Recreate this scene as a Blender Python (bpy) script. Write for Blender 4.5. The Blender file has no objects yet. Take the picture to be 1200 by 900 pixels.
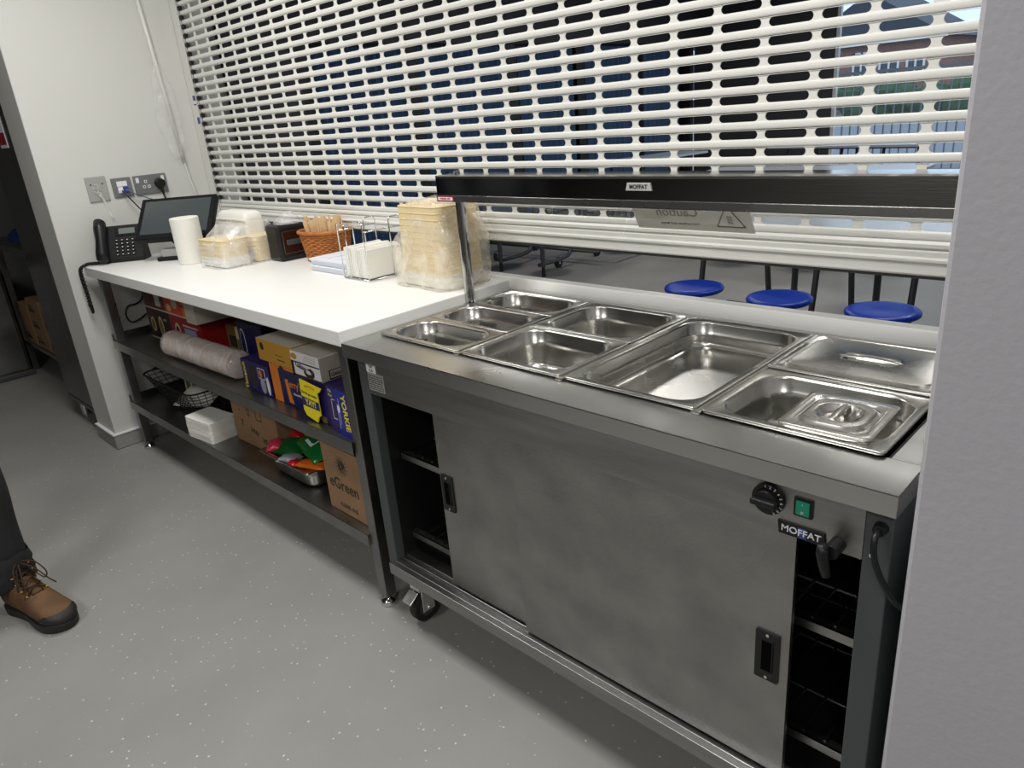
import bpy, bmesh, math, random
from mathutils import Vector, Matrix, noise
random.seed(7)
PI = math.pi
SC = bpy.context.scene
COL = SC.collection

# ------------------------------------------------------------------ camera
cd = bpy.data.cameras.new('camera'); cam = bpy.data.objects.new('camera', cd); COL.objects.link(cam)
cd.sensor_width = 36.0; cd.sensor_fit = 'HORIZONTAL'
cd.lens = 852.9 / 1200 * 36.0
cd.clip_start = 0.02; cd.clip_end = 300
_r = Vector((0.7168259, 0.692647, -0.08000477)); _u = Vector((-0.19053152, 0.30496232, 0.93311078)); _w = Vector((-0.67071482, 0.65363455, -0.35057597))
m = Matrix((( _r.x, _u.x, -_w.x, 1.67679689), (_r.y, _u.y, -_w.y, -1.00118926), (_r.z, _u.z, -_w.z, 1.45174037), (0, 0, 0, 1)))
cam.matrix_world = m
SC.camera = cam
# ------------------------------------------------------------------ colour management
SC.view_settings.view_transform = 'Standard'; SC.view_settings.look = 'None'
SC.view_settings.gamma = 1.0; SC.view_settings.use_curve_mapping = False
SC.view_settings.exposure = 0.0
# ------------------------------------------------------------------ world: pale overcast sky
wd = bpy.data.worlds.new('overcast_sky'); SC.world = wd; wd.use_nodes = True
bgn = wd.node_tree.nodes['Background']
bgn.inputs[0].default_value = (0.60, 0.78, 1.0, 1); bgn.inputs[1].default_value = 1.45
# ------------------------------------------------------------------ large lights
KZ, HZ = 2.70, 3.0
def area(name, loc, sx, sy, watts, col=(1, 1, 1)):
    l = bpy.data.lights.new(name, 'AREA'); l.shape = 'RECTANGLE'; l.size = sx; l.size_y = sy; l.energy = watts; l.color = col
    o = bpy.data.objects.new(name, l); COL.objects.link(o); o.location = loc
    return o
KL = [(-1.05, -.32), (.75, -.30), (.1, -2.3), (2.2, -2.2)]      # kitchen ceiling panels
HL = [(-2.6, 3.0), (.6, 3.0), (-2.6, 5.6), (.6, 5.6), (-2.6, 8.4), (.6, 8.4)]          # dining hall ceiling panels
KW, HW = 26.0, 23.0
for x, y in KL: area('kitchen_panel_light', (x, y, KZ - .03), .58, .58, KW, (1, .985, .955))
for x, y in HL: area('hall_panel_light', (x, y, HZ - .03), .58, .58, HW, (1, .98, .95))

# ------------------------------------------------------------------ materials
def lin(c):
    return tuple(((v / 12.92) if v <= .04045 else ((v + .055) / 1.055) ** 2.4) for v in c)
def S(r, g, b): return lin((r / 255, g / 255, b / 255))
MATS = {}
def mat(name, col, rough=.5, metal=0., var=0., vs=(4, 4, 4), bump=0., bs=(40, 40, 40), rv=0., spec=.5, coat=0., emit=None, es=0., trans=0., alpha=1.):
    if name in MATS: return MATS[name]
    m = bpy.data.materials.new(name); MATS[name] = m; m.use_nodes = True
    nt = m.node_tree; b = nt.nodes['Principled BSDF']
    b.inputs['Base Color'].default_value = (*col, 1); b.inputs['Roughness'].default_value = rough
    b.inputs['Metallic'].default_value = metal; b.inputs['Specular IOR Level'].default_value = spec
    if coat: b.inputs['Coat Weight'].default_value = coat; b.inputs['Coat Roughness'].default_value = .08
    if trans: b.inputs['Transmission Weight'].default_value = trans
    if alpha < 1: b.inputs['Alpha'].default_value = alpha
    if emit: b.inputs['Emission Color'].default_value = (*emit, 1); b.inputs['Emission Strength'].default_value = es
    tc = None
    def noise_(scale, detail=4):
        nonlocal tc
        if tc is None: tc = nt.nodes.new('ShaderNodeTexCoord')
        mp = nt.nodes.new('ShaderNodeMapping'); mp.inputs['Scale'].default_value = scale
        nt.links.new(tc.outputs['Object'], mp.inputs['Vector'])
        n = nt.nodes.new('ShaderNodeTexNoise'); n.inputs['Scale'].default_value = 1; n.inputs['Detail'].default_value = detail
        nt.links.new(mp.outputs[0], n.inputs['Vector']); return n.outputs['Fac']
    if var:
        f = noise_(vs); r = nt.nodes.new('ShaderNodeValToRGB')
        r.color_ramp.elements[0].position = .3; r.color_ramp.elements[1].position = .7
        r.color_ramp.elements[0].color = (*[max(0, c * (1 - var)) for c in col], 1); r.color_ramp.elements[1].color = (*[min(1, c * (1 + var)) for c in col], 1)
        nt.links.new(f, r.inputs[0]); nt.links.new(r.outputs[0], b.inputs['Base Color'])
    if rv:
        f = noise_(tuple(v * .7 for v in vs)); mr = nt.nodes.new('ShaderNodeMapRange'); mr.inputs['From Min'].default_value = .3; mr.inputs['From Max'].default_value = .7
        mr.inputs['To Min'].default_value = max(.02, rough - rv); mr.inputs['To Max'].default_value = rough + rv
        nt.links.new(f, mr.inputs[0]); nt.links.new(mr.outputs[0], b.inputs['Roughness'])
    if bump:
        f = noise_(bs); bp = nt.nodes.new('ShaderNodeBump'); bp.inputs['Strength'].default_value = bump; bp.inputs['Distance'].default_value = .002
        nt.links.new(f, bp.inputs['Height']); nt.links.new(bp.outputs[0], b.inputs['Normal'])
    return m
M_wall = mat('wall_paint', S(212, 212, 207), .65, bump=.12, bs=(180, 180, 180))
M_pillar = mat('pillar_paint', S(186, 185, 191), .6, var=.015, vs=(2, 2, 2), bump=.25, bs=(90, 90, 90))
M_white = mat('white_laminate', S(240, 240, 236), .42, var=.015, vs=(3, 3, 3))
M_sill = mat('sill_laminate_dimmed', S(205, 205, 200), .35)  # white sill top, greyed to stand for the dark hall it mirrors
M_sillw = mat('sill_edge', S(232, 232, 226), .35)
M_shut = mat('shutter_paint', S(226, 225, 219), .38)
M_steel = mat('brushed_steel', (.33, .33, .325), .34, 1., var=.14, vs=(3, 3, 30), rv=.06, bump=.22, bs=(6, 6, 500))
M_steelv = mat('brushed_steel_fine', (.33, .33, .32), .36, 1., var=.16, vs=(7, 7, 9), rv=.07, bump=.35, bs=(260, 260, 160))
M_top = mat('steel_top', (.50, .50, .49), .29, 1., var=.05, vs=(5, 5, 5), rv=.04, bump=.03, bs=(5, 400, 400))
M_pan = mat('pan_steel', (.50, .49, .46), .25, 1., var=.08, vs=(7, 7, 7), rv=.05)
M_mirror = mat('polished_steel', (.50, .49, .48), .09, 1., bump=.04, bs=(4, 4, 600))
M_chrome = mat('chrome', (.72, .72, .72), .08, 1.)
M_tablesteel = mat('table_steel', (.27, .27, .265), .34, 1., var=.12, vs=(9, 9, 9), rv=.07)
M_greycoat = mat('grey_powder_coat', S(78, 82, 83), .5, .2)
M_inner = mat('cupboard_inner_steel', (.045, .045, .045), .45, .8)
M_black = mat('black_plastic', (.010, .010, .011), .38, spec=.35)
M_blackm = mat('matt_black_plastic', (.016, .016, .017), .55, spec=.3)
M_rubber = mat('black_rubber', (.02, .02, .02), .7)
M_dark = mat('dark_frame_steel', S(88, 90, 93), .4, .5)
M_fridge = mat('dark_fridge_steel', (.17, .168, .165), .30, 1., var=.10, vs=(2, 2, 1.2), rv=.08)
M_blue = mat('blue_stool_plastic', S(12, 62, 190), .38)
M_card = mat('cardboard', S(150, 118, 86), .8, var=.08, vs=(12, 12, 12))
M_ink = mat('dark_print', (.03, .026, .022), .6)
M_whiteink = mat('white_print', S(232, 232, 235), .5)
M_foam = mat('white_foam', S(238, 236, 228), .6, bump=.15, bs=(160, 160, 160))
M_paper = mat('white_paper', S(236, 234, 226), .8, bump=.2, bs=(60, 60, 60))
M_tan = mat('tan_pulp', S(230, 210, 166), .75, var=.04, vs=(10, 10, 10))
M_green_sw = mat('green_switch', S(10, 120, 95), .25, emit=S(10, 130, 100), es=.15)
M_navy = mat('navy_card', S(26, 24, 76), .35)
M_orange = mat('orange_card', S(225, 128, 38), .45)
M_gold = mat('gold_card', S(196, 146, 48), .4)
M_yellow = mat('yellow_card', S(240, 222, 20), .4)
M_red = mat('red_card', S(150, 22, 28), .45)
M_brown = mat('dark_brown_card', S(46, 28, 22), .5)
M_lightcard = mat('light_card', S(196, 190, 176), .6)
M_khaki = mat('khaki_card', S(120, 96, 50), .6)
M_cream = mat('cream_card', S(200, 184, 136), .6)
M_greenp = mat('green_foil', S(22, 120, 50), .22, .2, bump=.8, bs=(60, 60, 60))
M_redp = mat('red_foil', S(210, 30, 40), .25, .2, bump=.8, bs=(60, 60, 60))
M_orangep = mat('orange_foil', S(236, 120, 30), .25, .2, bump=.8, bs=(60, 60, 60))
M_silverp = mat('silver_foil', S(200, 205, 215), .2, .5, bump=.8, bs=(60, 60, 60))
M_wicker = mat('wicker', S(176, 108, 48), .6, var=.25, vs=(60, 60, 60), bump=.3, bs=(150, 150, 150))
M_wood = mat('birch_wood', S(228, 196, 150), .65, var=.10, vs=(60, 60, 8))
M_socket = mat('grey_metal_plate', S(132, 134, 136), .4, .5)
M_socketl = mat('pale_metal_plate', S(176, 177, 174), .45, .4)
M_screen = mat('dark_screen', S(72, 78, 80), .18, spec=.6)
M_lcd = mat('lcd', S(120, 130, 128), .3)
M_bluetape = mat('blue_sticker', S(60, 72, 150), .5)
M_hallwall = mat('hall_wall_light', S(150, 150, 146), .7)
M_hallgrey = mat('hall_wall_charcoal', S(74, 74, 78), .8)
M_hallceil = mat('hall_ceiling', S(60, 64, 70), .9)
M_kfar = mat('kitchen_far_wall', S(118, 118, 116), .7)
M_kceil = mat('kitchen_ceiling', S(150, 150, 148), .8)
M_table = mat('pale_blue_tabletop', S(196, 206, 218), .22)
M_brick = mat('outside_brick', S(150, 112, 100), .9, var=.25, vs=(7, 7, 14))
M_slate = mat('outside_slate', S(52, 60, 72), .7)
M_wframe = mat('outside_white_frame', S(238, 240, 242), .5)
M_glassd = mat('outside_dark_glass', S(46, 60, 74), .12)
M_leaf = mat('hedge_green', S(52, 84, 52), .8, var=.4, vs=(9, 9, 9))
M_tarmac = mat('outside_paving', S(128, 132, 138), .9)
M_railing = mat('railing_metal', S(150, 156, 162), .4, .6)
M_trouser = mat('dark_trouser_cloth', S(38, 38, 40), .92, var=.2, vs=(14, 14, 14), bump=.5, bs=(70, 70, 70))
M_boot = mat('brown_nubuck', S(98, 70, 42), .75, var=.28, vs=(18, 18, 18), bump=.3, bs=(200, 200, 200))
M_sole = mat('black_rubber_sole', S(34, 32, 30), .6)
M_lace = mat('dark_brown_lace', S(52, 36, 24), .8)
M_skin = mat('skin', S(196, 150, 124), .55)
M_hair = mat('brown_hair', S(54, 40, 30), .7)
M_shirt = mat('dark_grey_work_top', S(44, 46, 50), .9)

def film(name, a=.35, rough=.12, tint=(1, 1, 1), ridged=False):
    m = bpy.data.materials.new(name); m.use_nodes = True; nt = m.node_tree; b = nt.nodes['Principled BSDF']
    b.inputs['Base Color'].default_value = (*tint, 1); b.inputs['Roughness'].default_value = rough
    b.inputs['Specular IOR Level'].default_value = .8
    tc = nt.nodes.new('ShaderNodeTexCoord'); n = nt.nodes.new('ShaderNodeTexNoise'); n.inputs['Scale'].default_value = 17; n.inputs['Detail'].default_value = 2.5
    n.inputs['Distortion'].default_value = .5; n.noise_type = 'RIDGED_MULTIFRACTAL' if ridged else 'FBM'
    nt.links.new(tc.outputs['Object'], n.inputs['Vector'])
    r = nt.nodes.new('ShaderNodeMapRange'); r.inputs['From Min'].default_value = .42; r.inputs['From Max'].default_value = .75
    r.inputs['To Min'].default_value = a * .55; r.inputs['To Max'].default_value = min(1, a * 1.5)
    nt.links.new(n.outputs['Fac'], r.inputs[0]); nt.links.new(r.outputs[0], b.inputs['Alpha'])
    bp = nt.nodes.new('ShaderNodeBump'); bp.inputs['Strength'].default_value = .9; bp.inputs['Distance'].default_value = .010
    nt.links.new(n.outputs['Fac'], bp.inputs['Height']); nt.links.new(bp.outputs[0], b.inputs['Normal'])
    return m
M_film = film('clear_plastic_film', .30)
M_filmt = film('thin_clear_film', .13)
M_filmw = film('milky_plastic_film', .55, .2, (.86, .80, .78))

# speckled safety floor
def floor_mat(name, base, k):
    m = bpy.data.materials.new(name); m.use_nodes = True; nt = m.node_tree; b = nt.nodes['Principled BSDF']
    tc = nt.nodes.new('ShaderNodeTexCoord')
    v = nt.nodes.new('ShaderNodeTexVoronoi'); v.inputs['Scale'].default_value = 42
    nt.links.new(tc.outputs['Object'], v.inputs['Vector'])
    cr = nt.nodes.new('ShaderNodeValToRGB'); cr.color_ramp.elements[0].position = .07; cr.color_ramp.elements[0].color = (1, 1, 1, 1)
    cr.color_ramp.elements[1].position = .15; cr.color_ramp.elements[1].color = (0, 0, 0, 1)
    nt.links.new(v.outputs['Distance'], cr.inputs[0])
    sep = nt.nodes.new('ShaderNodeSeparateColor'); nt.links.new(v.outputs['Color'], sep.inputs[0])
    gt = nt.nodes.new('ShaderNodeMath'); gt.operation = 'GREATER_THAN'; gt.inputs[1].default_value = .45; nt.links.new(sep.outputs[0], gt.inputs[0])
    mu = nt.nodes.new('ShaderNodeMath'); mu.operation = 'MULTIPLY'; nt.links.new(cr.outputs[0], mu.inputs[0]); nt.links.new(gt.outputs[0], mu.inputs[1])
    n = nt.nodes.new('ShaderNodeTexNoise'); n.inputs['Scale'].default_value = 2.2; n.inputs['Detail'].default_value = 6; nt.links.new(tc.outputs['Object'], n.inputs['Vector'])
    c2 = nt.nodes.new('ShaderNodeValToRGB'); c2.color_ramp.elements[0].position = .35; c2.color_ramp.elements[0].color = (*[c * .93 for c in base], 1)
    c2.color_ramp.elements[1].position = .65; c2.color_ramp.elements[1].color = (*[c * 1.05 for c in base], 1)
    nt.links.new(n.outputs['Fac'], c2.inputs[0])
    mx = nt.nodes.new('ShaderNodeMix'); mx.data_type = 'RGBA'; nt.links.new(mu.outputs[0], mx.inputs[0]); nt.links.new(c2.outputs[0], mx.inputs[6])
    mx.inputs[7].default_value = (*[min(1, c * 1.0 + k) for c in base], 1)
    nt.links.new(mx.outputs[2], b.inputs['Base Color'])
    b.inputs['Roughness'].default_value = .46
    n2 = nt.nodes.new('ShaderNodeTexNoise'); n2.inputs['Scale'].default_value = 260; nt.links.new(tc.outputs['Object'], n2.inputs['Vector'])
    bp = nt.nodes.new('ShaderNodeBump'); bp.inputs['Strength'].default_value = .35; bp.inputs['Distance'].default_value = .001; nt.links.new(n2.outputs[0], bp.inputs['Height']); nt.links.new(bp.outputs[0], b.inputs['Normal'])
    return m
M_floor = floor_mat('grey_safety_vinyl', S(150, 149, 145), .35)

# pleated blue curtain colour
M_curtain = mat('blue_pleated_curtain', S(74, 106, 146), .8, var=.18, vs=(30, 30, .3))

# ------------------------------------------------------------------ mesh helpers
class MB:
    def __init__(s): s.v = []; s.f = []
    def add(s, vs, fs):
        n = len(s.v); s.v += [tuple(p) for p in vs]; s.f += [tuple(n + i for i in f) for f in fs]; return s
    def box(s, x0, x1, y0, y1, z0, z1, M=None):
        vs = [Vector((x, y, z)) for z in (z0, z1) for y in (y0, y1) for x in (x0, x1)]
        if M is not None: vs = [M @ p for p in vs]
        return s.add(vs, [(0, 2, 3, 1), (4, 5, 7, 6), (0, 1, 5, 4), (2, 6, 7, 3), (0, 4, 6, 2), (1, 3, 7, 5)])
    def cyl(s, a, b, r, n=12, r2=None, cap=True):
        a = Vector(a); b = Vector(b); r2 = r if r2 is None else r2
        d = (b - a).normalized(); t = Vector((0, 0, 1)) if abs(d.z) < .9 else Vector((1, 0, 0)); p = d.cross(t).normalized(); q = d.cross(p)
        vs = []
        for c, rr in ((a, r), (b, r2)):
            for i in range(n):
                an = 2 * PI * i / n; vs.append(c + p * math.cos(an) * rr + q * math.sin(an) * rr)
        fs = [(i, i + n, (i + 1) % n + n, (i + 1) % n) for i in range(n)]
        if cap: fs += [tuple(range(n)), tuple(range(2 * n - 1, n - 1, -1))]
        return s.add(vs, fs)
    def tube(s, pts, r, n=8, cap=True, flat=1.0):
        pts = [Vector(p) for p in pts]; vs = []; prev = None
        for i, c in enumerate(pts):
            if i == 0: d = pts[1] - c
            elif i == len(pts) - 1: d = c - pts[-2]
            else: d = (pts[i + 1] - c).normalized() + (c - pts[i - 1]).normalized()
            d = d.normalized() if d.length > 1e-9 else Vector((0, 0, 1))
            if prev is None:
                t = Vector((0, 0, 1)) if abs(d.z) < .9 else Vector((1, 0, 0)); p = d.cross(t).normalized()
            else:
                p = prev - d * prev.dot(d); p = p.normalized() if p.length > 1e-6 else prev
            prev = p; q = d.cross(p); rr = r[i] if isinstance(r, (list, tuple)) else r
            for k in range(n):
                an = 2 * PI * k / n; vs.append(c + p * math.cos(an) * rr + q * math.sin(an) * rr * flat)
        fs = []
        for i in range(len(pts) - 1):
            for k in range(n): fs.append((i * n + k, i * n + (k + 1) % n, (i + 1) * n + (k + 1) % n, (i + 1) * n + k))
        if cap: fs += [tuple(range(n - 1, -1, -1)), tuple(range((len(pts) - 1) * n, len(pts) * n))]
        return s.add(vs, fs)
    def lathe(s, prof, c=(0, 0, 0), n=24, capb=True, capt=True):
        vs = []; c = Vector(c)
        for r, z in prof:
            for k in range(n): vs.append(c + Vector((r * math.cos(2 * PI * k / n), r * math.sin(2 * PI * k / n), z)))
        fs = []
        for i in range(len(prof) - 1):
            for k in range(n): fs.append((i * n + k, i * n + (k + 1) % n, (i + 1) * n + (k + 1) % n, (i + 1) * n + k))
        if capb: fs.append(tuple(range(n - 1, -1, -1)))
        if capt: fs.append(tuple(range((len(prof) - 1) * n, len(prof) * n)))
        return s.add(vs, fs)
    def loft(s, rings, cap0=False, cap1=True):
        n = len(rings[0]); vs = [p for r in rings for p in r]; fs = []
        for i in range(len(rings) - 1):
            for k in range(n): fs.append((i * n + k, i * n + (k + 1) % n, (i + 1) * n + (k + 1) % n, (i + 1) * n + k))
        if cap0: fs.append(tuple(range(n - 1, -1, -1)))
        if cap1: fs.append(tuple(range((len(rings) - 1) * n, len(rings) * n)))
        return s.add(vs, fs)
    def extr(s, prof, x0, x1, axis='x'):
        """closed 2D profile (a,b) swept along an axis"""
        n = len(prof)
        def P(t, a, b): return (t, a, b) if axis == 'x' else ((a, t, b) if axis == 'y' else (a, b, t))
        vs = [P(x0, a, b) for a, b in prof] + [P(x1, a, b) for a, b in prof]
        fs = [(i, (i + 1) % n, (i + 1) % n + n, i + n) for i in range(n)] + [tuple(range(n - 1, -1, -1)), tuple(range(n, 2 * n))]
        return s.add(vs, fs)
    def mesh(s, name, off=None, smooth=False):
        me = bpy.data.meshes.new(name)
        vs = s.v if off is None else [(p[0] - off[0], p[1] - off[1], p[2] - off[2]) for p in s.v]
        me.from_pydata(vs, [], s.f)
        bm = bmesh.new(); bm.from_mesh(me); bmesh.ops.recalc_face_normals(bm, faces=bm.faces); bm.to_mesh(me); bm.free()
        if smooth:
            for p in me.polygons: p.use_smooth = True
        return me
    def build(s, name, mt, parent=None, bev=0., smooth=False, world=True, seg=2, kind=None):
        off = ORG.get(parent.name) if (parent is not None and world) else None
        me = s.mesh(name, off, smooth); me.materials.append(mt)
        o = bpy.data.objects.new(name, me); COL.objects.link(o)
        if parent is not None: o.parent = parent
        ORG[o.name] = ORG.get(parent.name, Vector()) if parent is not None else Vector()
        if bev:
            b = o.modifiers.new('bevel', 'BEVEL'); b.width = bev; b.segments = seg; b.limit_method = 'ANGLE'; b.angle_limit = .6
            b.harden_normals = False
        if kind: o['kind'] = kind
        return o
ORG = {}
def thing(name, label, cat, loc=(0, 0, 0), rz=0., group=None):
    o = bpy.data.objects.new(name, None); COL.objects.link(o); o.location = loc; o.rotation_euler = (0, 0, rz); o.empty_display_size = .05
    o['label'] = label; o['category'] = cat
    if group: o['group'] = group
    ORG[o.name] = Vector(loc)
    return o
def tag(o, label, cat, group=None):
    o['label'] = label; o['category'] = cat
    if group: o['group'] = group
    return o
def struct(name, mb, mt, bev=0., parent=None):
    o = mb.build(name, mt, parent, bev)
    if parent is None: o['kind'] = 'structure'
    return o
def B(*a): return MB().box(*a)
def rrect(w, d, r, z, cx=0, cy=0, n=5):
    pts = []
    for (sx, sy, a0) in ((1, -1, -PI / 2), (1, 1, 0), (-1, 1, PI / 2), (-1, -1, PI)):
        for i in range(n + 1):
            a = a0 + PI / 2 * i / n
            pts.append(Vector((cx + sx * (w / 2 - r) + r * math.cos(a), cy + sy * (d / 2 - r) + r * math.sin(a), z)))
    return pts
def text(s, size, mt, parent, M, name='lettering', ext=.0004, bold=0., label=None, sx=1.):
    """flat lettering; M maps text space (x right, y up, z out) into the parent's space"""
    cu = bpy.data.curves.new('t', 'FONT'); cu.body = s; cu.size = size; cu.extrude = ext; cu.align_x = 'CENTER'; cu.align_y = 'CENTER'; cu.offset = bold; cu.resolution_u = 3
    to = bpy.data.objects.new('t', cu); COL.objects.link(to)
    dg = bpy.context.evaluated_depsgraph_get(); me = bpy.data.meshes.new_from_object(to.evaluated_get(dg)); me.name = name
    bpy.data.objects.remove(to); bpy.data.curves.remove(cu)
    off = Matrix.Translation(-ORG.get(parent.name, Vector()))
    me.transform(off @ M @ Matrix.Diagonal((sx, 1, 1, 1)))
    me.materials.clear(); me.materials.append(mt)
    o = bpy.data.objects.new(name, me); COL.objects.link(o); o.parent = parent; ORG[o.name] = ORG.get(parent.name, Vector())
    return o
def MX(o, xa, ya):
    """matrix with origin o, text x-axis xa, text y-axis ya"""
    xa = Vector(xa).normalized(); ya = Vector(ya).normalized(); za = xa.cross(ya)
    return Matrix(((xa.x, ya.x, za.x, o[0]), (xa.y, ya.y, za.y, o[1]), (xa.z, ya.z, za.z, o[2]), (0, 0, 0, 1)))
def front(x, y, z): return MX((x, y, z), (1, 0, 0), (0, 0, 1))      # lettering facing -Y
def sidef(x, y, z): return MX((x, y, z), (0, 1, 0), (0, 0, 1))      # lettering facing +X
def spline(pts, k=6):
    pts = [Vector(p) for p in pts]; out = []
    for i in range(len(pts) - 1):
        p0 = pts[max(0, i - 1)]; p1 = pts[i]; p2 = pts[i + 1]; p3 = pts[min(len(pts) - 1, i + 2)]
        for j in range(k):
            t = j / k
            out.append(.5 * ((2 * p1) + (p2 - p0) * t + (2 * p0 - 5 * p1 + 4 * p2 - p3) * t * t + (3 * p1 - p0 - 3 * p2 + p3) * t ** 3))
    out.append(pts[-1]); return out

# ------------------------------------------------------------------ THE SETTING
WX = -2.19            # left wall face
YS = .705             # shutter plane
struct('floor', B(-5.6, 4.6, -4.0, 11.4, -.06, 0), M_floor)
struct('ceiling', B(-5.4, 3.0, -3.9, .86, KZ, KZ + .08), M_kceil)
struct('hall_ceiling', B(-5.5, 4.6, .86, 11.2, HZ, HZ + .08), M_hallceil)
# nib of wall carrying the sockets, and the kitchen walls
struct('wall_left', B(-2.46, WX, -.06, .86, 0, KZ), M_wall, .004)
struct('wall_right', B(1.455, 3.0, -.10, .86, 0, KZ), M_pillar, .006)
struct('wall_back', B(-5.3, -2.46, .74, .86, 0, KZ), M_wall)
struct('wall_counter', B(WX, 1.455, .69, .738, 0, .895), M_wall)
struct('wall_lintel', B(WX, 1.455, .74, .86, 2.32, HZ), M_wall)
struct('wall_front', B(-5.3, 3.0, -3.9, -3.8, 0, KZ), M_kfar)
struct('wall_west', B(-5.4, -5.3, -3.9, .86, 0, KZ), M_kfar)
struct('wall_east', B(3.0, 3.1, -3.9, .86, 0, KZ), M_kfar)
struct('hall_wall_kitchen', B(-5.4, -2.46, .86, .9, 0, HZ).box(1.455, 4.5, .86, .9, 0, HZ), M_hallwall)
# coved skirting: white cap strip over grey vinyl
def skirt(name, pts):
    g = MB(); w = MB()
    for (x0, x1, y0, y1) in pts:
        g.box(x0 - .012, x1 + .012, y0 - .012, y1 + .012, 0, .075); w.box(x0 - .016, x1 + .016, y0 - .016, y1 + .016, .075, .083)
    o = struct(name, g, M_floor, .006); p = w.build('cap_strip', M_whiteink, o, .002)
skirt('baseboard_left', [(-2.44, WX, -.06, .74)])
skirt('baseboard_right', [(1.455, 2.98, -.10, .1)])
# service sill under the shutter
s_ = struct('trim_1', B(WX, 1.455, .690, .742, .895, .931), M_sill, .004)
MB().extr([(.6655, .895), (.6655, .904), (.6685, .911), (.6880, .9318), (.6930, .9335), (.6970, .9335), (.6970, .895)], WX, 1.455).build('edge_band', mat('lit_sill_edge', S(252, 252, 248), .4), s_)  # edge whitened and sloped so it looks lit against the greyed top

# ------------------------------------------------------------------ roller shutter
sh = thing('roller_shutter', 'white perforated roller shutter half lowered over the serving counter', 'shutter', (-.37, YS, 1.05))
PZ = .0397; SX0, SX1 = -2.10, 1.45
def slat_mesh():
    b = MB(); z = 0.0
    # bulging bar
    prof = []
    for i in range(9):
        a = PI * i / 8; prof.append((-.0050 * math.sin(a) ** .6 - .001, .0005 + .0088 - .0088 * math.cos(a)))
    prof = [(-.001, .0005)] + prof[1:-1] + [(-.001, .0182), (.003, .0182), (.003, .0005)]
    b.extr(prof, SX0, SX1)
    # slim hinge roll right below the bar's joint line
    b.extr([(-.0025, PZ - .0018), (-.0025, PZ - .0008), (.002, PZ - .0008), (.002, PZ - .0018)], SX0, SX1)
    # web with stadium slots
    pitch = .1183; x0 = SX0; zc = .0284; hh = .0098; hw = .0503; zt = PZ - .001; zb = .0178; y = -.0008; th = .0022
    first = .717 - pitch * round((.717 - SX0) / pitch)
    k = 0; xs = []
    x = first
    while x < SX1 + pitch: xs.append(x); x += pitch
    for a in xs[:-1]:
        c = a + pitch / 2; N = 6
        lo = max(a, SX0); hi = min(a + pitch, SX1)
        hole = []; outer = []
        for i in range(N + 1):
            an = -PI / 2 + PI * i / N; hole.append((min(c + hw - hh + hh * math.cos(an), SX1), zc + hh * math.sin(an)))
        for i in range(N + 1):
            an = PI / 2 + PI * i / N; hole.append((max(c - hw + hh + hh * math.cos(an), SX0), zc + hh * math.sin(an)))
        n = len(hole)
        for i, (px, pz) in enumerate(hole):
            if i <= N: outer.append((hi, zb + (zt - zb) * i / N))
            else: outer.append((lo, zt - (zt - zb) * (i - N - 1) / N))
        vs = [(p[0], y, p[1]) for p in hole] + [(p[0], y, p[1]) for p in outer] + [(p[0], y + th, p[1]) for p in hole] + [(p[0], y + th, p[1]) for p in outer]
        fs = []
        for i in range(n):
            j = (i + 1) % n
            fs += [(i, j, n + j, n + i), (2 * n + i, 3 * n + i, 3 * n + j, 2 * n + j), (i, 2 * n + i, 2 * n + j, j)]
        b.add(vs, fs)
    me = b.mesh('slat', (-.37, 0, 0)); me.materials.append(M_shut); return me
sm = slat_mesh()
lk = MB().box(-.014, .012, -.009, .006, .022, .0385).mesh('end_lock'); lk.materials.append(M_blackm)
zr = 1.126
NS = 30
for i in range(NS):
    o = bpy.data.objects.new('slat', sm); COL.objects.link(o); o.parent = sh; o.location = (0, 0, zr - .0005 + i * PZ - 1.05)
    l = bpy.data.objects.new('end_lock', lk); COL.objects.link(l); l.parent = sh; l.location = (SX0 + .37 - .002, 0, zr + i * PZ - 1.05)
# bottom rail
rp = [(-.008, 1.125), (-.012, 1.119), (-.012, 1.112), (-.006, 1.109), (-.006, 1.106), (-.013, 1.103), (-.013, 1.092), (-.020, 1.088), (-.020, 1.083), (-.015, 1.080), (-.015, 1.056), (-.012, 1.052), (.012, 1.052), (.012, 1.085), (.005, 1.09), (.005, 1.125)]
MB().extr([(a + YS, b) for a, b in rp], SX0, SX1).build('bottom_rail', M_shut, sh)
B(SX0, SX1, YS - .011, YS + .011, 1.045, 1.0525).build('rubber_seal', M_rubber, sh)
g = MB().box(WX + .001, -2.113, .695, .698, .932, 2.32).box(WX + .001, WX + .004, .695, .735, .932, 2.32).box(-2.116, -2.113, .695, .703, .932, 2.32).box(WX + .001, -2.113, .732, .735, .932, 2.32)
gd = g.build('guide_rail', M_shut, sh, .001)
for z, h in ((1.635, .022), (1.605, .006), (1.53, .030)): B(-2.150, -2.125, .6935, .6950, z - h / 2, z + h / 2).build('blue_sticker', M_bluetape, gd)
B(1.40, 1.453, .690, .698, .932, 2.32).build('guide_rail', M_shut, sh, .001)

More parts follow.
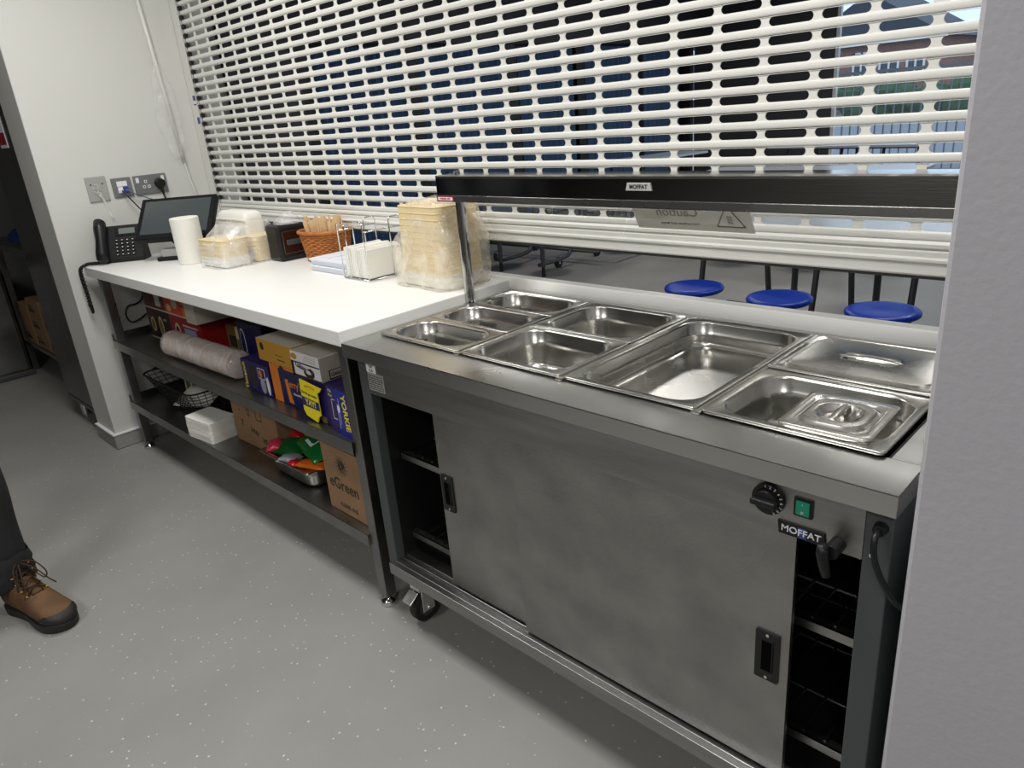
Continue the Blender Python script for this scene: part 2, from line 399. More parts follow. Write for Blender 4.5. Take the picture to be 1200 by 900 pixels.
# ------------------------------------------------------------------ dining hall shell
XW = -5.4; YW = 11.0
struct('hall_wall_left', B(XW - .1, XW, .86, 2.47, 0, HZ), M_hallwall)
struct('hall_pier', B(XW - .1, XW + .05, 2.47, 3.25, 0, HZ), M_hallgrey)
struct('hall_wall_upper', B(XW - .1, XW + .02, 3.25, YW, 2.25, HZ), M_hallgrey)
struct('hall_wall_behind_curtain', B(XW - .2, XW - .12, 3.25, YW, 0, 2.26), M_hallgrey)
struct('hall_wall_far', B(XW - .1, -3.12, YW, YW + .1, 0, HZ), M_hallgrey)
struct('hall_wall_right', B(4.5, 4.6, .86, YW, 0, HZ), M_hallwall)
struct('hall_wall_far_upper', B(-3.12, 4.5, YW, YW + .1, 2.75, HZ), M_hallgrey)
edges = [3.45, 4.62, 4.86, 6.25, 6.52, 7.65, 7.92, 9.08, 9.36, 10.4]
M_bframe = mat('black_door_frame', (.01, .01, .012), .5)
for i in range(0, 10, 2):
    y0, y1 = edges[i], edges[i + 1]
    t = thing('blue_curtain', ['blue pleated curtain nearest the grey pier in the dining hall', 'second blue pleated curtain from the grey pier', 'blue pleated curtain in the middle of the far row', 'blue pleated curtain left of the dark corner strip', 'farthest blue pleated curtain, beside the charcoal end wall'][i // 2], 'curtain', (XW, (y0 + y1) / 2, 0), group=None)
    n = int((y1 - y0) / .055); ring = []
    for k in range(n * 4 + 1):
        yy = y0 + (y1 - y0) * k / (n * 4); ring.append((XW - .03 + .022 * math.sin(k * PI / 2 + .4 * math.sin(k * .7)), yy))
    vs = [(a, b, .04) for a, b in ring] + [(a, b, 2.22) for a, b in ring]; L = len(ring)
    o = MB().add(vs, [(j, j + 1, j + 1 + L, j + L) for j in range(L - 1)]).build('pleated_cloth', M_curtain, t)
    md = o.modifiers.new('thick', 'SOLIDIFY'); md.thickness = .003
    MB().cyl((XW - .02, y0 - .03, 2.235), (XW - .02, y1 + .03, 2.235), .012).build('curtain_rail', M_bframe, t)
for y in (3.35, 4.74, 6.38, 7.78, 9.22, 10.6): struct('hall_post', B(XW - .12, XW + .0, y - .09, y + .09, 0, 2.25), M_bframe)
# big window at the end of the hall
w_ = thing('window_1', 'x', 'window', (0, YW, 0)); del w_['label']; del w_['category']; w_['kind'] = 'structure'
fr = MB().box(-3.12, 4.5, YW, YW + .08, 0, .10).box(-3.12, 4.5, YW, YW + .08, 2.67, 2.75)
fr.build('window_frame', M_wframe, w_)
for x in (-3.09, -1.0, 1.0, 3.0, 4.46): B(x - .025, x + .025, YW, YW + .07, .1, 2.67).build('mullion', M_wframe, w_, .003)
mg = bpy.data.materials.new('window_glass'); mg.use_nodes = True; bb = mg.node_tree.nodes['Principled BSDF']; bb.inputs['Alpha'].default_value = .06; bb.inputs['Roughness'].default_value = .02; bb.inputs['Base Color'].default_value = (.8, .9, 1, 1)
for a, b in ((-3.065, -1.025), (-.975, .975), (1.025, 2.975), (3.025, 4.435)): B(a, b, YW + .035, YW + .041, .1, 2.67).build('pane', mg, w_)

# ------------------------------------------------------------------ outside
struct('ground_outside', B(-30, 30, YW + .11, 70, -.12, -.02), M_tarmac)
rl = thing('railing', 'grey metal railing of upright bars just outside the hall window', 'railing', (0, 13, 0))
B(-4.5, 5, 12.98, 13.02, 1.55, 1.60).box(-4.5, 5, 12.98, 13.02, .08, .12).build('rail', M_railing, rl)
bar = MB().box(-.011, .011, -.011, .011, -.02, 1.56).mesh('bar'); bar.materials.append(M_railing)
for i in range(68):
    o = bpy.data.objects.new('bar', bar); COL.objects.link(o); o.parent = rl; o.location = (-4.4 + i * .14, 0, 0)
def house(name, label, x0, x1, y, eave, ridge, wm, wins, doors=()):
    t = thing(name, label, 'building', ((x0 + x1) / 2, y, 0))
    B(x0, x1, y, y + 7, -.02, eave).build('wall', wm, t)
    # roof with the gable end on view
    MB().extr([(x0 - .4, eave - .05), ((x0 + x1) / 2, ridge), (x1 + .4, eave - .05)], y - .4, y + 7.2, 'y').build('roof', M_slate, t)
    B(x0 - .4, x1 + .4, y - .45, y - .38, eave - .12, eave + .08).build('fascia', M_wframe, t)
    for (a, b, z0, z1) in wins:
        f = MB().box(a, b, y - .08, y, z0, z0 + .09).box(a, b, y - .08, y, z1 - .09, z1).box(a, a + .09, y - .08, y, z0, z1).box(b - .09, b, y - .08, y, z0, z1).box((a + b) / 2 - .04, (a + b) / 2 + .04, y - .08, y, z0, z1).build('window', M_wframe, t)
        B(a + .08, b - .08, y - .03, y - .01, z0 + .08, z1 - .08).build('pane', M_glassd, f)
    return t
house('brick_house', 'low brick house with white windows seen through the far window', -15.5, -9.3, 38, 3.1, 5.2, M_brick, [(-13.0, -12.2, 1.3, 2.7), (-11.8, -10.9, 1.3, 2.4), (-10.6, -9.8, 1.3, 2.4)])
house('brick_house', 'second brick house farther right behind the hedge', -8.2, -2, 47, 3.0, 6.4, M_brick, [(-8.2, -7.2, 1.2, 2.4), (-6.4, -5.4, 1.2, 2.4), (-4.4, -3.4, 1.2, 2.4)])
house('brick_house', 'dark slate-clad house at the left edge of the far window', -26, -16.2, 34, 3.4, 6.0, M_slate, [(-20, -18.8, 1.2, 2.4), (-18, -17, 1.2, 2.4)])
house('brick_house', 'brick house at the right of the outside row', 1, 10, 40, 3.0, 6.0, M_brick, [(2, 3.2, 1.2, 2.4), (5, 6.2, 1.2, 2.4)])
hedge = MB()
for i in range(70):
    cx = random.uniform(-11.5, 3); cz = random.uniform(.3, 1.5); r = random.uniform(.4, .75)
    cz *= .6; hedge.lathe([(r * math.sin(PI * k / 5), -r * math.cos(PI * k / 5)) for k in range(6)], (cx, 33 + random.uniform(-.6, .6), cz), 7, False, False)
hd = hedge.build('hedge', M_leaf); tag(hd, 'green hedge in front of the brick houses outside', 'hedge')

# ------------------------------------------------------------------ hall furniture: folding tables with round stools
def hall_table(cx, cy, label, stools, topm=M_table, rz=0., grp='folding stool tables in the dining hall'):
    t = thing('folding_stool_table', label, 'table', (cx, cy, 0), rz, grp)
    # tabletop with dark edge
    MB().loft([rrect(1.95, .62, .05, .72), rrect(1.95, .62, .05, .745)], True, True).build('tabletop', topm, t, world=False)
    f = MB()
    for s in (-1, 1):
        for x in ((-.80, -.06, .46) if s < 0 else (-.46, .06, .80)):
            f.tube(spline([(x, s * .06, .71), (x, s * .10, .40), (x, s * .16, .14), (x, s * .30, .09), (x, s * .62, .09)], 4), .018, 8)
    f.tube([(-.8, 0, .70), (.8, 0, .70)], .02).tube([(-.75, -.12, .14), (.75, -.12, .14)], .016).tube([(-.75, .12, .14), (.75, .12, .14)], .016)
    f
    f.build('frame', M_dark, t, smooth=True, world=False)
    for (sx, sy) in stools:
        st = MB().lathe([(.02, .415), (.150, .418), (.163, .426), (.165, .438), (.158, .447), (.13, .450), (.05, .444), (.0, .443)], (sx, sy, 0), 32, True, False).build('stool_seat', M_blue, t, smooth=True, world=False)
        MB().cyl((sx, sy, .09), (sx, sy, .416), .022).box(sx - .06, sx + .06, sy - .02, sy + .02, .395, .414).build('stool_post', M_dark, t, world=False)
        MB().cyl((sx, sy, 0), (sx, sy, .09), .02, 10, .016).build('foot', M_rubber, t, world=False)
    for (x, y) in ((-.42, .30), (.42, .30), (-.42, -.30), (.42, -.30)):
        c = MB().cyl((x - .014, y, .045), (x + .014, y, .045), .045, 14).build('castor_wheel', M_rubber, t, smooth=False, world=False)
        MB().box(x - .022, x + .022, y - .02, y + .02, .06, .10).cyl((x - .02, y, .045), (x + .02, y, .045), .012).build('castor_fork', M_chrome, c, world=False)
    return t
hall_table(.08, 3.20, 'folding table whose three blue stools stand nearest the counter', [(-.50, -.66), (.01, -.66), (.52, -.66), (-.55, .66), (0, .66), (.55, .66)], rz=-.04)
hall_table(-3.35, 4.55, 'folding table at the left behind the bagged food boxes', [(-.55, -.66), (0, -.66), (.55, -.66), (-.55, .66), (0, .66), (.55, .66)])
hall_table(-1.2, 5.75, 'folding table in the middle of the hall behind the nearest one', [(-.55, -.62), (0, -.62), (.55, -.62), (-.55, .62), (0, .62), (.55, .62)], rz=.05)
hall_table(.6, 7.6, 'pale blue topped folding table near the far window', [(-.55, -.62), (0, -.62), (.55, -.62), (-.55, .62), (.55, .62)], rz=.1)
hall_table(-1.9, 8.6, 'pale blue topped folding table left of the far window', [(-.55, -.62), (0, -.62), (.55, -.62), (-.55, .62), (.55, .62)], rz=-.15)
hall_table(-4.0, 7.2, 'folding table beside the blue curtains', [(-.55, -.62), (0, -.62), (.55, -.62), (-.55, .62), (.55, .62)], rz=1.4)

# ------------------------------------------------------------------ white-topped prep table
pt = thing('prep_table', 'long steel prep table with thick white worktop and two undershelves', 'table', (-1.07, .33, 0))
B(-2.136, -.002, 0, .6635, .888, .9325).build('worktop', M_white, pt, .003)
for x in (-2.088, -.071):
    for y in (.028, .60):
        l = B(x, x + .04, y, y + .04, .035, .888).build('leg', M_tablesteel, pt, .003)
        MB().lathe([(.011, .04), (.011, .022), (.024, .018), (.027, .010), (.027, 0)][::-1], (x + .02, y + .02, 0), 18).build('foot', M_chrome, l, smooth=True)
for z in (.575, .259):
    MB().box(-2.09, -.069, .020, .655, z - .0015, z).box(-2.09, -.069, .020, .0225, z - .042, z).box(-2.09, -.069, .652, .655, z - .042, z).box(-2.09, -2.087, .022, .655, z - .042, z + .03).build('shelf', M_tablesteel, pt, .001)
B(-2.05, -.07, .61, .63, .85, .888).build('top_rail', M_tablesteel, pt)

# ------------------------------------------------------------------ hot cupboard
hc = thing('hot_cupboard', 'stainless steel hot cupboard with sliding doors, food wells and overhead gantry', 'cupboard', (.70, .33, 0))
L0, L1 = 0.0, 1.41
t_ = MB().box(L0, L1, 0, .112, .897, .900).box(L0, L1, .622, .655, .897, .900).box(L0, .043, .112, .622, .897, .900).box(1.362, L1, .112, .622, .897, .900)
t_.box(L0, L1, 0, .002, .862, .900).box(L0, L0 + .002, 0, .655, .862, .900).box(L1 - .002, L1, 0, .655, .862, .900).box(L0, L1, .653, .655, .862, .9).box(L0, L1, 0, .02, .862, .864)
t_.build('top_frame', M_top, hc, .0015)
for x in (.3615, .694, 1.0265):
    MB().box(x - .006, x + .006, .106, .630, .890, .9055).build('divider_bar', M_pan, hc, .001)
    B(x - .009, x + .009, .096, .112, .900, .906).build('bar_clip', M_pan, hc, .002)
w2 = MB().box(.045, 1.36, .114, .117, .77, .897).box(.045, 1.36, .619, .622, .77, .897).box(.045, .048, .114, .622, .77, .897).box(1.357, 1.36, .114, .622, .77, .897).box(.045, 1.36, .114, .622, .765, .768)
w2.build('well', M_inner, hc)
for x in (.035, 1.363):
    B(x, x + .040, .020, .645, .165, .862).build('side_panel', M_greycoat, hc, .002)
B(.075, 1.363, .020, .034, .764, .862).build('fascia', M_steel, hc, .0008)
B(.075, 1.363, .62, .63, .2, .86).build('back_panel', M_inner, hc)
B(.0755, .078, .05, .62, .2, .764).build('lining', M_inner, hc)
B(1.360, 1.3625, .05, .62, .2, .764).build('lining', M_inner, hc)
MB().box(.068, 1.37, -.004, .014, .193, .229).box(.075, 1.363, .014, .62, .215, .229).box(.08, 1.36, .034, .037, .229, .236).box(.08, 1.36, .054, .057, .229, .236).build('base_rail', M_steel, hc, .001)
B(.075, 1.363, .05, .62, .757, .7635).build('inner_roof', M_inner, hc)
for z in (.562, .300):
    s1 = MB().box(.082, 1.357, .085, .088, z - .020, z).box(.082, 1.357, .085, .105, z - .002, z).build('wire_shelf', M_steel, hc)
    r_ = MB()
    for i in range(32): r_.cyl((.095 + i * .0405, .09, z + .004), (.095 + i * .0405, .60, z + .004), .0025, 6)
    for y in (.20, .35, .50): r_.cyl((.085, y, z), (1.355, y, z), .003, 6)
    r_.build('shelf_rod', M_tablesteel, s1, kind='stuff')
def door(x0, x1, y, hx, hz, name='sliding_door'):
    b = MB().box(x0, x1, y, y + .0012, .237, .7635).box(x0, x0 + .0012, y, y + .012, .237, .7635).box(x1 - .0012, x1, y, y + .012, .237, .7635).box(x0, x1, y, y + .012, .237, .2385)
    d = b.build(name, M_steelv, hc, .0006)
    w, h = .045, .105
    f = MB().loft([[Vector((p.x, y - .0032, p.y)) for p in rrect(w, h, .004, 0, hx, hz, 3)], [Vector((p.x, y + .0005, p.y)) for p in rrect(w, h, .004, 0, hx, hz, 3)]], True, False)
    inn = [[Vector((p.x, yy, p.y)) for p in rrect(a, c, .003, 0, hx, hz, 3)] for yy, a, c in ((y - .0032, w, h), (y - .0034, w - .016, h - .026), (y + .0012, w - .02, h - .03))]
    f.loft(inn, False, True)
    hd = f.build('recessed_handle', M_black, d)
    B(hx - .0095, hx + .0095, y - .0040, y - .0033, hz - .032, hz + .032).build('finger_slot_shade', mat('slot_shade_black', (.002, .002, .002), .9, spec=.05), hd)  # black block standing in for the shade inside the finger recess
    MB().box(hx + .0095, hx + .0115, y - .0058, y - .0033, hz - .033, hz + .033).box(hx - .0115, hx - .0095, y - .0050, y - .0033, hz - .033, hz + .033).build('finger_lip', M_blackm, hd, .0005)
    for sz in (-1, 1): MB().cyl((hx, y - .0045, hz + sz * .046), (hx, y - .003, hz + sz * .046), .003, 10).build('screw', M_chrome, hd)
    return d
door(.307, .640, .042, .335, .530)
door(.600, 1.260, .024, 1.221, .500)
# corner label
lb = B(.0765, .117, .0185, .020, .828, .852).build('rating_label', M_whiteink, hc); lb['label'] = 'small white approval sticker with black mark'
text('UK\nCA', .0115, M_ink, lb, front(.098, .0182, .840), sx=1.2)
lb2 = B(.0790, .148, .0185, .020, .777, .8275).build('rating_label', M_socketl, hc); lb2['label'] = 'silver rating plate with tiny print'
rnd = MB()
for r in range(7):
    x = .083
    while x < .142:
        w = random.uniform(.004, .014); rnd.box(x, min(x + w, .144), .0182, .0186, .781 + r * .0063, .7835 + r * .0063); x += w + .003
rnd.build('small_print', M_ink, lb2)
# controls
kn = MB().cyl((1.212, .020, .822), (1.212, .012, .822), .0275, 32).cyl((1.212, .012, .822), (1.212, .002, .822), .0215, 28, .019).build('control_knob', M_black, hc, .001, False)
B(1.190, 1.234, -.008, .004, .8165, .8275).build('knob_grip', M_black, kn, .003)
for i in range(9):
    a = math.radians(100 - i * 20)
    text(str(i + 1) if i < 9 else '', .0062, M_whiteink, kn, MX((1.212 + .0240 * math.cos(a), .0116, .822 + .0240 * math.sin(a)), (math.sin(a), 0, -math.cos(a)), (math.cos(a), 0, math.sin(a))), 'dial_number')
sw = MB().loft([[Vector((p.x, yy, p.y)) for p in rrect(a, c, .002, 0, 1.2695, .8235, 3)] for yy, a, c in ((.0205, .031, .034), (.0175, .031, .034), (.017, .024, .027))], True, True).build('rocker_switch', M_black, hc)
B(1.2585, 1.2805, .0135, .0172, .811, .836).build('green_rocker', M_green_sw, sw, .0012)
text('I', .006, M_whiteink, sw, front(1.2695, .0133, .8305)); text('O', .006, M_whiteink, sw, front(1.2695, .0133, .8165))
npl = MB().extr([(1.229, .789), (1.306, .789), (1.309, .766), (1.232, .766)], .0165, .0200, 'y').build('nameplate', M_black, hc, .0006)
text('MO', .0165, M_whiteink, npl, front(1.2495, .0162, .7775), sx=1.05, bold=.0002)
B(1.2635, 1.2775, .0160, .0164, .7685, .7865).build('blue_tile', M_bluetape, npl)
text('FF', .0165, M_whiteink, npl, front(1.2715, .0157, .7775), sx=1.05, bold=.0002); text('AT', .0165, M_whiteink, npl, front(1.2905, .0162, .7775), sx=1.05, bold=.0002)
lv = MB().cyl((1.327, .020, .779), (1.327, -.012, .779), .012, 18).build('drain_lever', M_black, hc, .001)
MB().tube([(1.318, -.020, .795), (1.319, -.022, .780), (1.323, -.022, .760), (1.327, -.020, .742)], [.0085, .0095, .0085, .0075], 12).build('lever_grip', M_black, lv, smooth=True)
for p in ((1.378, .0185, .778),): MB().cyl(p, (p[0], p[1] + .004, p[2]), .0055, 14).build('bolt_head', M_chrome, hc, .001)
MB().cyl((1.410, .10, .884), (1.4145, .10, .884), .006, 14).build('bolt_head', M_chrome, hc, .001)
gr = MB().cyl((1.386, .0205, .830), (1.386, .006, .830), .011, 18, .009).build('cable_gland', M_black, hc, .001)
MB().tube(spline([(1.386, .012, .830), (1.386, -.006, .824), (1.389, -.012, .800), (1.396, -.010, .775), (1.408, -.006, .748), (1.420, .004, .722), (1.432, .03, .69), (1.437, .10, .60), (1.437, .2, .40)], 6), .0048, 10).build('power_cable', M_black, gr, smooth=True)
# castors
for i, (x, y, braked) in enumerate(((.105, .075, 1), (1.315, .075, 1), (.105, .58, 0), (1.315, .58, 0))):
    w = MB().cyl((x - .014, y, .0505), (x + .014, y, .0505), .050, 28).build('castor', M_rubber, hc, .004); w['label'] = 'black rubber wheel under the cupboard'
    MB().cyl((x - .0155, y, .0505), (x + .0155, y, .0505), .030, 20).build('hub', M_greycoat, w)
    f = MB().box(x - .022, x - .018, y - .022, y + .022, .04, .130).box(x + .018, x + .022, y - .022, y + .022, .04, .130).box(x - .022, x + .022, y - .03, y + .03, .118, .132)
    f.cyl((x, y, .130), (x, y, .152), .026, 16).box(x - .038, x + .038, y - .038, y + .038, .150, .156).cyl((x, y, .156), (x, y, .200), .012).cyl((x - .026, y, .0505), (x + .026, y, .0505), .007, 10)
    f.build('fork', mat('zinc_plate', (.78, .78, .76), .28, .75), w, .0015)
    if braked: MB().add([(x - .020, y - .034, .112), (x + .020, y - .034, .112), (x + .020, y - .064, .088), (x - .020, y - .064, .088), (x - .020, y - .034, .118), (x + .020, y - .034, .118), (x + .020, y - .066, .094), (x - .020, y - .066, .094)], [(0, 1, 2, 3), (4, 7, 6, 5), (0, 4, 5, 1), (2, 6, 7, 3), (0, 3, 7, 4), (1, 5, 6, 2)]).build('brake_pedal', MATS['zinc_plate'], w, .001)
# gantry
hx0, hx1 = -.028, 1.415
hp = [(.420, 1.236), (.420, 1.284), (.4225, 1.2895), (.428, 1.292), (.505, 1.292), (.510, 1.289), (.510, 1.225), (.506, 1.225), (.506, 1.286), (.426, 1.286), (.4235, 1.283), (.4235, 1.236)]
hood = MB().extr(hp, hx0, hx1).build('gantry_hood', M_mirror, hc); hood['label'] = 'polished steel gantry canopy'
B(hx0, hx0 + .002, .420, .510, 1.222, 1.2915).build('end_cap', M_mirror, hood)
B(hx0, hx1, .4165, .4215, 1.2185, 1.2365).box(hx0, hx1, .4165, .506, 1.2185, 1.2205).build('lower_trim', M_top, hood, .0006)
stk = B(-.024, .048, .4150, .4163, 1.2205, 1.2345).build('warning_sticker', M_red, hood)
B(-.020, .044, .4146, .4150, 1.2230, 1.2320).build('sticker_field', M_whiteink, stk)
text('WARNING  HOT', .0062, M_red, stk, front(.012, .4144, 1.2275), bold=.0001)
bd = MB().extr([(.655, 1.2755), (.7175, 1.2755), (.7215, 1.2580), (.651, 1.2580)][::-1], .4172, .4198, 'y').build('maker_badge', M_chrome, hood, .0005)
bd.data.materials[0] = mat('silver_badge', S(200, 200, 200), .35, .2)
text('MOFFAT', .0130, M_ink, bd, front(.6863, .4168, 1.2665), bold=.0003)
for x in (.013, 1.345):
    MB().cyl((x, .470, .900), (x, .470, 1.224), .0155, 24).build('post', M_mirror, hc, smooth=False)
    MB().cyl((x, .470, .900), (x, .470, .905), .022, 24).build('post_flange', M_chrome, hc)
for x in (.012, 1.33): MB().cyl((x, .47, 1.292), (x, .47, 1.300), .010, 6).build('bolt_head', M_chrome, hood, .001)
MB().cyl((.10, .46, 1.248), (1.30, .46, 1.248), .006, 10).build('heat_lamp_tube', M_foam, hood)
gl = bpy.data.materials.new('clear_glass'); gl.use_nodes = True; bb = gl.node_tree.nodes['Principled BSDF']
bb.inputs['Base Color'].default_value = (.92, 1, .96, 1); bb.inputs['Alpha'].default_value = .07; bb.inputs['Roughness'].default_value = .02; bb.inputs['Specular IOR Level'].default_value = .8
ga, gb = Vector((0, .512, 1.236)), Vector((0, .600, 1.085)); dn = (gb - ga).normalized()
gz = lambda x, t, o=0.: (x, ga.y + dn.y * t - dn.z * o * -1 if False else ga.y + dn.y * t, ga.z + dn.z * t)
def slab(x0, x1, t0, t1, th, off, skew=0.):
    nrm = Vector((0, dn.z, -dn.y)) * -1
    if nrm.y > 0: nrm = -nrm
    vs = []
    for o in (off, off + th):
        for (x, t) in ((x0, t0), (x1, t0), (x1 + skew, t1), (x0 + skew, t1)):
            p = ga + dn * t + nrm * o; vs.append((x, p.y, p.z))
    return MB().add(vs, [(0, 1, 2, 3), (4, 7, 6, 5), (0, 4, 5, 1), (1, 5, 6, 2), (2, 6, 7, 3), (3, 7, 4, 0)])
gp = slab(.03, 1.38, 0, .172, .005, 0).build('sneeze_screen', gl, hc, .0008)
ca = slab(.590, .905, .006, .098, .0006, .0055).build('caution_label', mat('frosted_label', S(226, 224, 214), .5, alpha=.72), gp); ca['label'] = 'pale caution sticker on the glass, seen from its back'
nv = Vector((0, dn.z, -dn.y)) * -1
if nv.y > 0: nv = -nv
ctr = ga + dn * .045 + nv * .0064
M_faint = mat('faint_print', S(140, 138, 130), .5)
text('Caution', .036, M_faint, ca, MX((.715, ctr.y, ctr.z), (-1, 0, 0), (0, -dn.y, -dn.z)))
c2 = ga + dn * .078 + nv * .0064
text('Hot surfaces and lamps', .0115, M_faint, ca, MX((.715, c2.y, c2.z), (-1, 0, 0), (0, -dn.y, -dn.z)))
tri = MB()
for a, b in (((.815, .082), (.885, .082)), ((.885, .082), (.850, .020)), ((.850, .020), (.815, .082))):
    pa = ga + dn * a[1] + nv * .0066; pb = ga + dn * b[1] + nv * .0066
    tri.cyl((a[0], pa.y, pa.z), (b[0], pb.y, pb.z), .0016, 6)
tri.build('hazard_triangle', M_faint, ca)
c3 = ga + dn * .062 + nv * .0064
text('SSS', .018, M_faint, ca, MX((.850, c3.y, c3.z), (0, -dn.y, -dn.z), (1, 0, 0)))

# ------------------------------------------------------------------ gastronorm pans
def pan_rings(w, d, dep, rc=.05, z0=0.):
    r = []
    o = .0155; rc += .006
    r.append(rrect(w, d, .010, z0 - .005)); r.append(rrect(w, d, .010, z0 - .001)); r.append(rrect(w - .002, d - .002, .010, z0 + .0003)); r.append(rrect(w - .007, d - .007, .012, z0))
    r.append(rrect(w - 2 * o + .002, d - 2 * o + .002, rc, z0 - .0004)); r.append(rrect(w - 2 * o - .003, d - 2 * o - .003, rc, z0 - .002))
    r.append(rrect(w - 2 * o - .007, d - 2 * o - .007, rc - .002, z0 - .006)); r.append(rrect(w - 2 * o - .010, d - 2 * o - .010, rc - .003, z0 - .026))
    r.append(rrect(w - 2 * o - .016, d - 2 * o - .016, rc - .004, z0 - .030)); 
    k = 1 - .0
    iw = w - 2 * o - .018; idp = d - 2 * o - .018
    for i in range(1, 5):
        a = i / 4 * (dep - .03 - .016); r.append(rrect(iw - a * .22, idp - a * .22, max(.02, rc - .006 - a * .1), z0 - .030 - a))
    bw, bd_ = iw - (dep - .046) * .22, idp - (dep - .046) * .22
    for i in range(1, 6):
        a = PI / 2 * i / 5; ins = .016 * (1 - math.cos(a)); r.append(rrect(bw - 2 * ins, bd_ - 2 * ins, max(.01, rc - .012 - ins * .4), z0 - dep + .016 - .016 * math.sin(a)))
    return r, (bw - .032, bd_ - .032)
PZ0 = .9085
def gn_pan(x, y, w, d, dep, label, z=PZ0, name='food_pan', grp='steel food pans in the wells', nx=1):
    t = thing(name, label, 'pan', (x + w / 2, y + d / 2, z), 0, grp)
    r, _ = pan_rings(w - .003, d - .002, dep)
    b = MB().loft(r, False, True)
    me = b.mesh('pan_body', None, True); me.materials.append(M_pan)
    o = bpy.data.objects.new('pan_body', me); COL.objects.link(o); o.parent = t; ORG[o.name] = ORG[t.name]
    md = o.modifiers.new('thick', 'SOLIDIFY'); md.thickness = .0008; md.offset = -1
    return t
X = [.033, .3655, .698, 1.0305]; Y0 = .1035
gn_pan(X[0], Y0, .325, .176, .10, 'narrow third-size steel pan at the front left of the cupboard')
gn_pan(X[0], Y0 + .1765, .325, .176, .10, 'narrow third-size steel pan in the middle of the left column')
gn_pan(X[0], Y0 + .353, .325, .176, .10, 'narrow third-size steel pan at the back left by the sill')
gn_pan(X[1], Y0, .325, .2645, .10, 'half-size steel pan at the front, second column from the left')
gn_pan(X[1], Y0 + .265, .325, .2645, .10, 'half-size steel pan at the back, second column from the left')
gn_pan(X[2], Y0, .325, .53, .065, 'single large full-size steel pan in the third column')
gn_pan(X[3], Y0, .325, .2645, .10, 'half-size steel pan at front right with a small lid resting on it')
gn_pan(X[3], Y0 + .265, .325, .2645, .10, 'half-size steel pan at back right hidden under its lid')
def lid(x, y, z, w, d, rz, label, hl, tilt=0.):
    t = thing('pan_lid', label, 'lid', (x, y, z), rz)
    if tilt: t.rotation_euler = (tilt, 0, rz)
    r = [rrect(w, d, .012, -.004), rrect(w, d, .012, -.0008), rrect(w - .002, d - .002, .012, 0), rrect(w - .030, d - .030, .014, 0), rrect(w - .036, d - .036, .026, -.003), rrect(w - .044, d - .044, .032, -.0035), rrect(w - .052, d - .052, .034, .0025), rrect(w - .060, d - .060, .034, .003)]
    # recessed oval grip
    n = len(r[0])
    def ell(a, b, zz):
        out = []
        for p in r[-1]:
            an = math.atan2(p.y / (d - .06), p.x / (w - .06)); out.append(Vector((a * math.cos(an), b * math.sin(an), zz)))
        return out
    a, b = hl
    r += [ell(a + .010, b + .010, .003), ell(a + .004, b + .004, .0035), ell(a, b, .001), ell(a * .9, b * .88, -.006), ell(a * .6, b * .6, -.009)]
    bdy = MB().loft(r, False, True).build('lid_body', M_pan, t, smooth=True, world=False)
    md = bdy.modifiers.new('thick', 'SOLIDIFY'); md.thickness = .0008
    pts = [(0, -b * .98, .0015), (0, -b * .7, .0035), (0, 0, .0045), (0, b * .7, .0035), (0, b * .98, .0015)] if b <= a * 1.2 and w < .2 else [(-a * .98, 0, .001), (-a * .7, 0, .004), (0, 0, .006), (a * .7, 0, .004), (a * .98, 0, .001)]
    MB().tube(spline(pts, 4), .0075, 10, flat=.35).build('handle', M_pan, t, smooth=True, world=False)
    return t
lid(X[3] + .1625, .500, PZ0 + .0045, .327, .262, 0, 'large steel lid with sunken oval grip covering the back right pan', (.062, .026))
lid(1.2465, .203, PZ0 + .0065, .155, .166, 0.03, 'small square steel lid with round grip lying across the front right pan', (.038, .038))

# ------------------------------------------------------------------ wall plates, cables, conduit
def wp(y, z, x=WX): return (x, y, z)
a = thing('blank_wall_plate', 'pale square metal wall plate with a clump of clear tape, left of the data socket', 'wall plate', (WX, .163, 1.262))
B(WX, WX + .008, .118, .208, 1.207, 1.319).build('plate', M_socketl, a, .002)
for y in (.137, .189): MB().cyl((WX + .008, y, 1.285), (WX + .0088, y, 1.285), .0035, 10).build('screw', M_ink, a)
tp = MB()
for i in range(9): tp.tube(spline([(WX + .010, .150 + random.uniform(-.012, .02), 1.285 - i * .006), (WX + .022, .165 + random.uniform(-.01, .012), 1.278 - i * .007), (WX + .010, .178 + random.uniform(-.012, .012), 1.268 - i * .007)], 4), .003, 5, True, .4)
tp.tube(spline([(WX + .012, .168, 1.25), (WX + .015, .178, 1.20), (WX + .010, .186, 1.16), (WX + .012, .196, 1.12)], 5), .006, 8, True, .4)
tp.build('clear_tape', M_film, a, smooth=True)
a = thing('data_socket', 'grey data socket plate with white insert, two network cables plugged in', 'socket', (WX, .272, 1.258))
B(WX, WX + .009, .229, .318, 1.213, 1.302).build('plate', M_socket, a, .002)
B(WX + .009, WX + .0115, .250, .297, 1.262, 1.286).build('label_window', M_whiteink, a, .001)
for y in (.262, .287): 
    B(WX + .009, WX + .014, y - .011, y + .011, 1.232, 1.260).build('port', M_whiteink if y < .27 else M_bluetape, a, .001)
B(WX + .012, WX + .026, .257, .268, 1.236, 1.250).build('plug', M_whiteink, a, .001)
B(WX + .012, WX + .026, .282, .293, 1.236, 1.250).build('plug', mat('blue_boot', S(70, 95, 150), .4), a, .001)
c = thing('network_cable', 'black network cable running from the data socket down behind the monitor', 'cable', (WX + .02, .262, 1.24))
MB().tube(spline([(WX + .024, .263, 1.243), (WX + .045, .272, 1.22), (WX + .07, .31, 1.15), (WX + .09, .345, 1.09), (WX + .10, .37, 1.04), (WX + .15, .42, .96), (WX + .20, .45, .938)], 6), .0032, 8).build('cable_run', M_black, c, smooth=True)
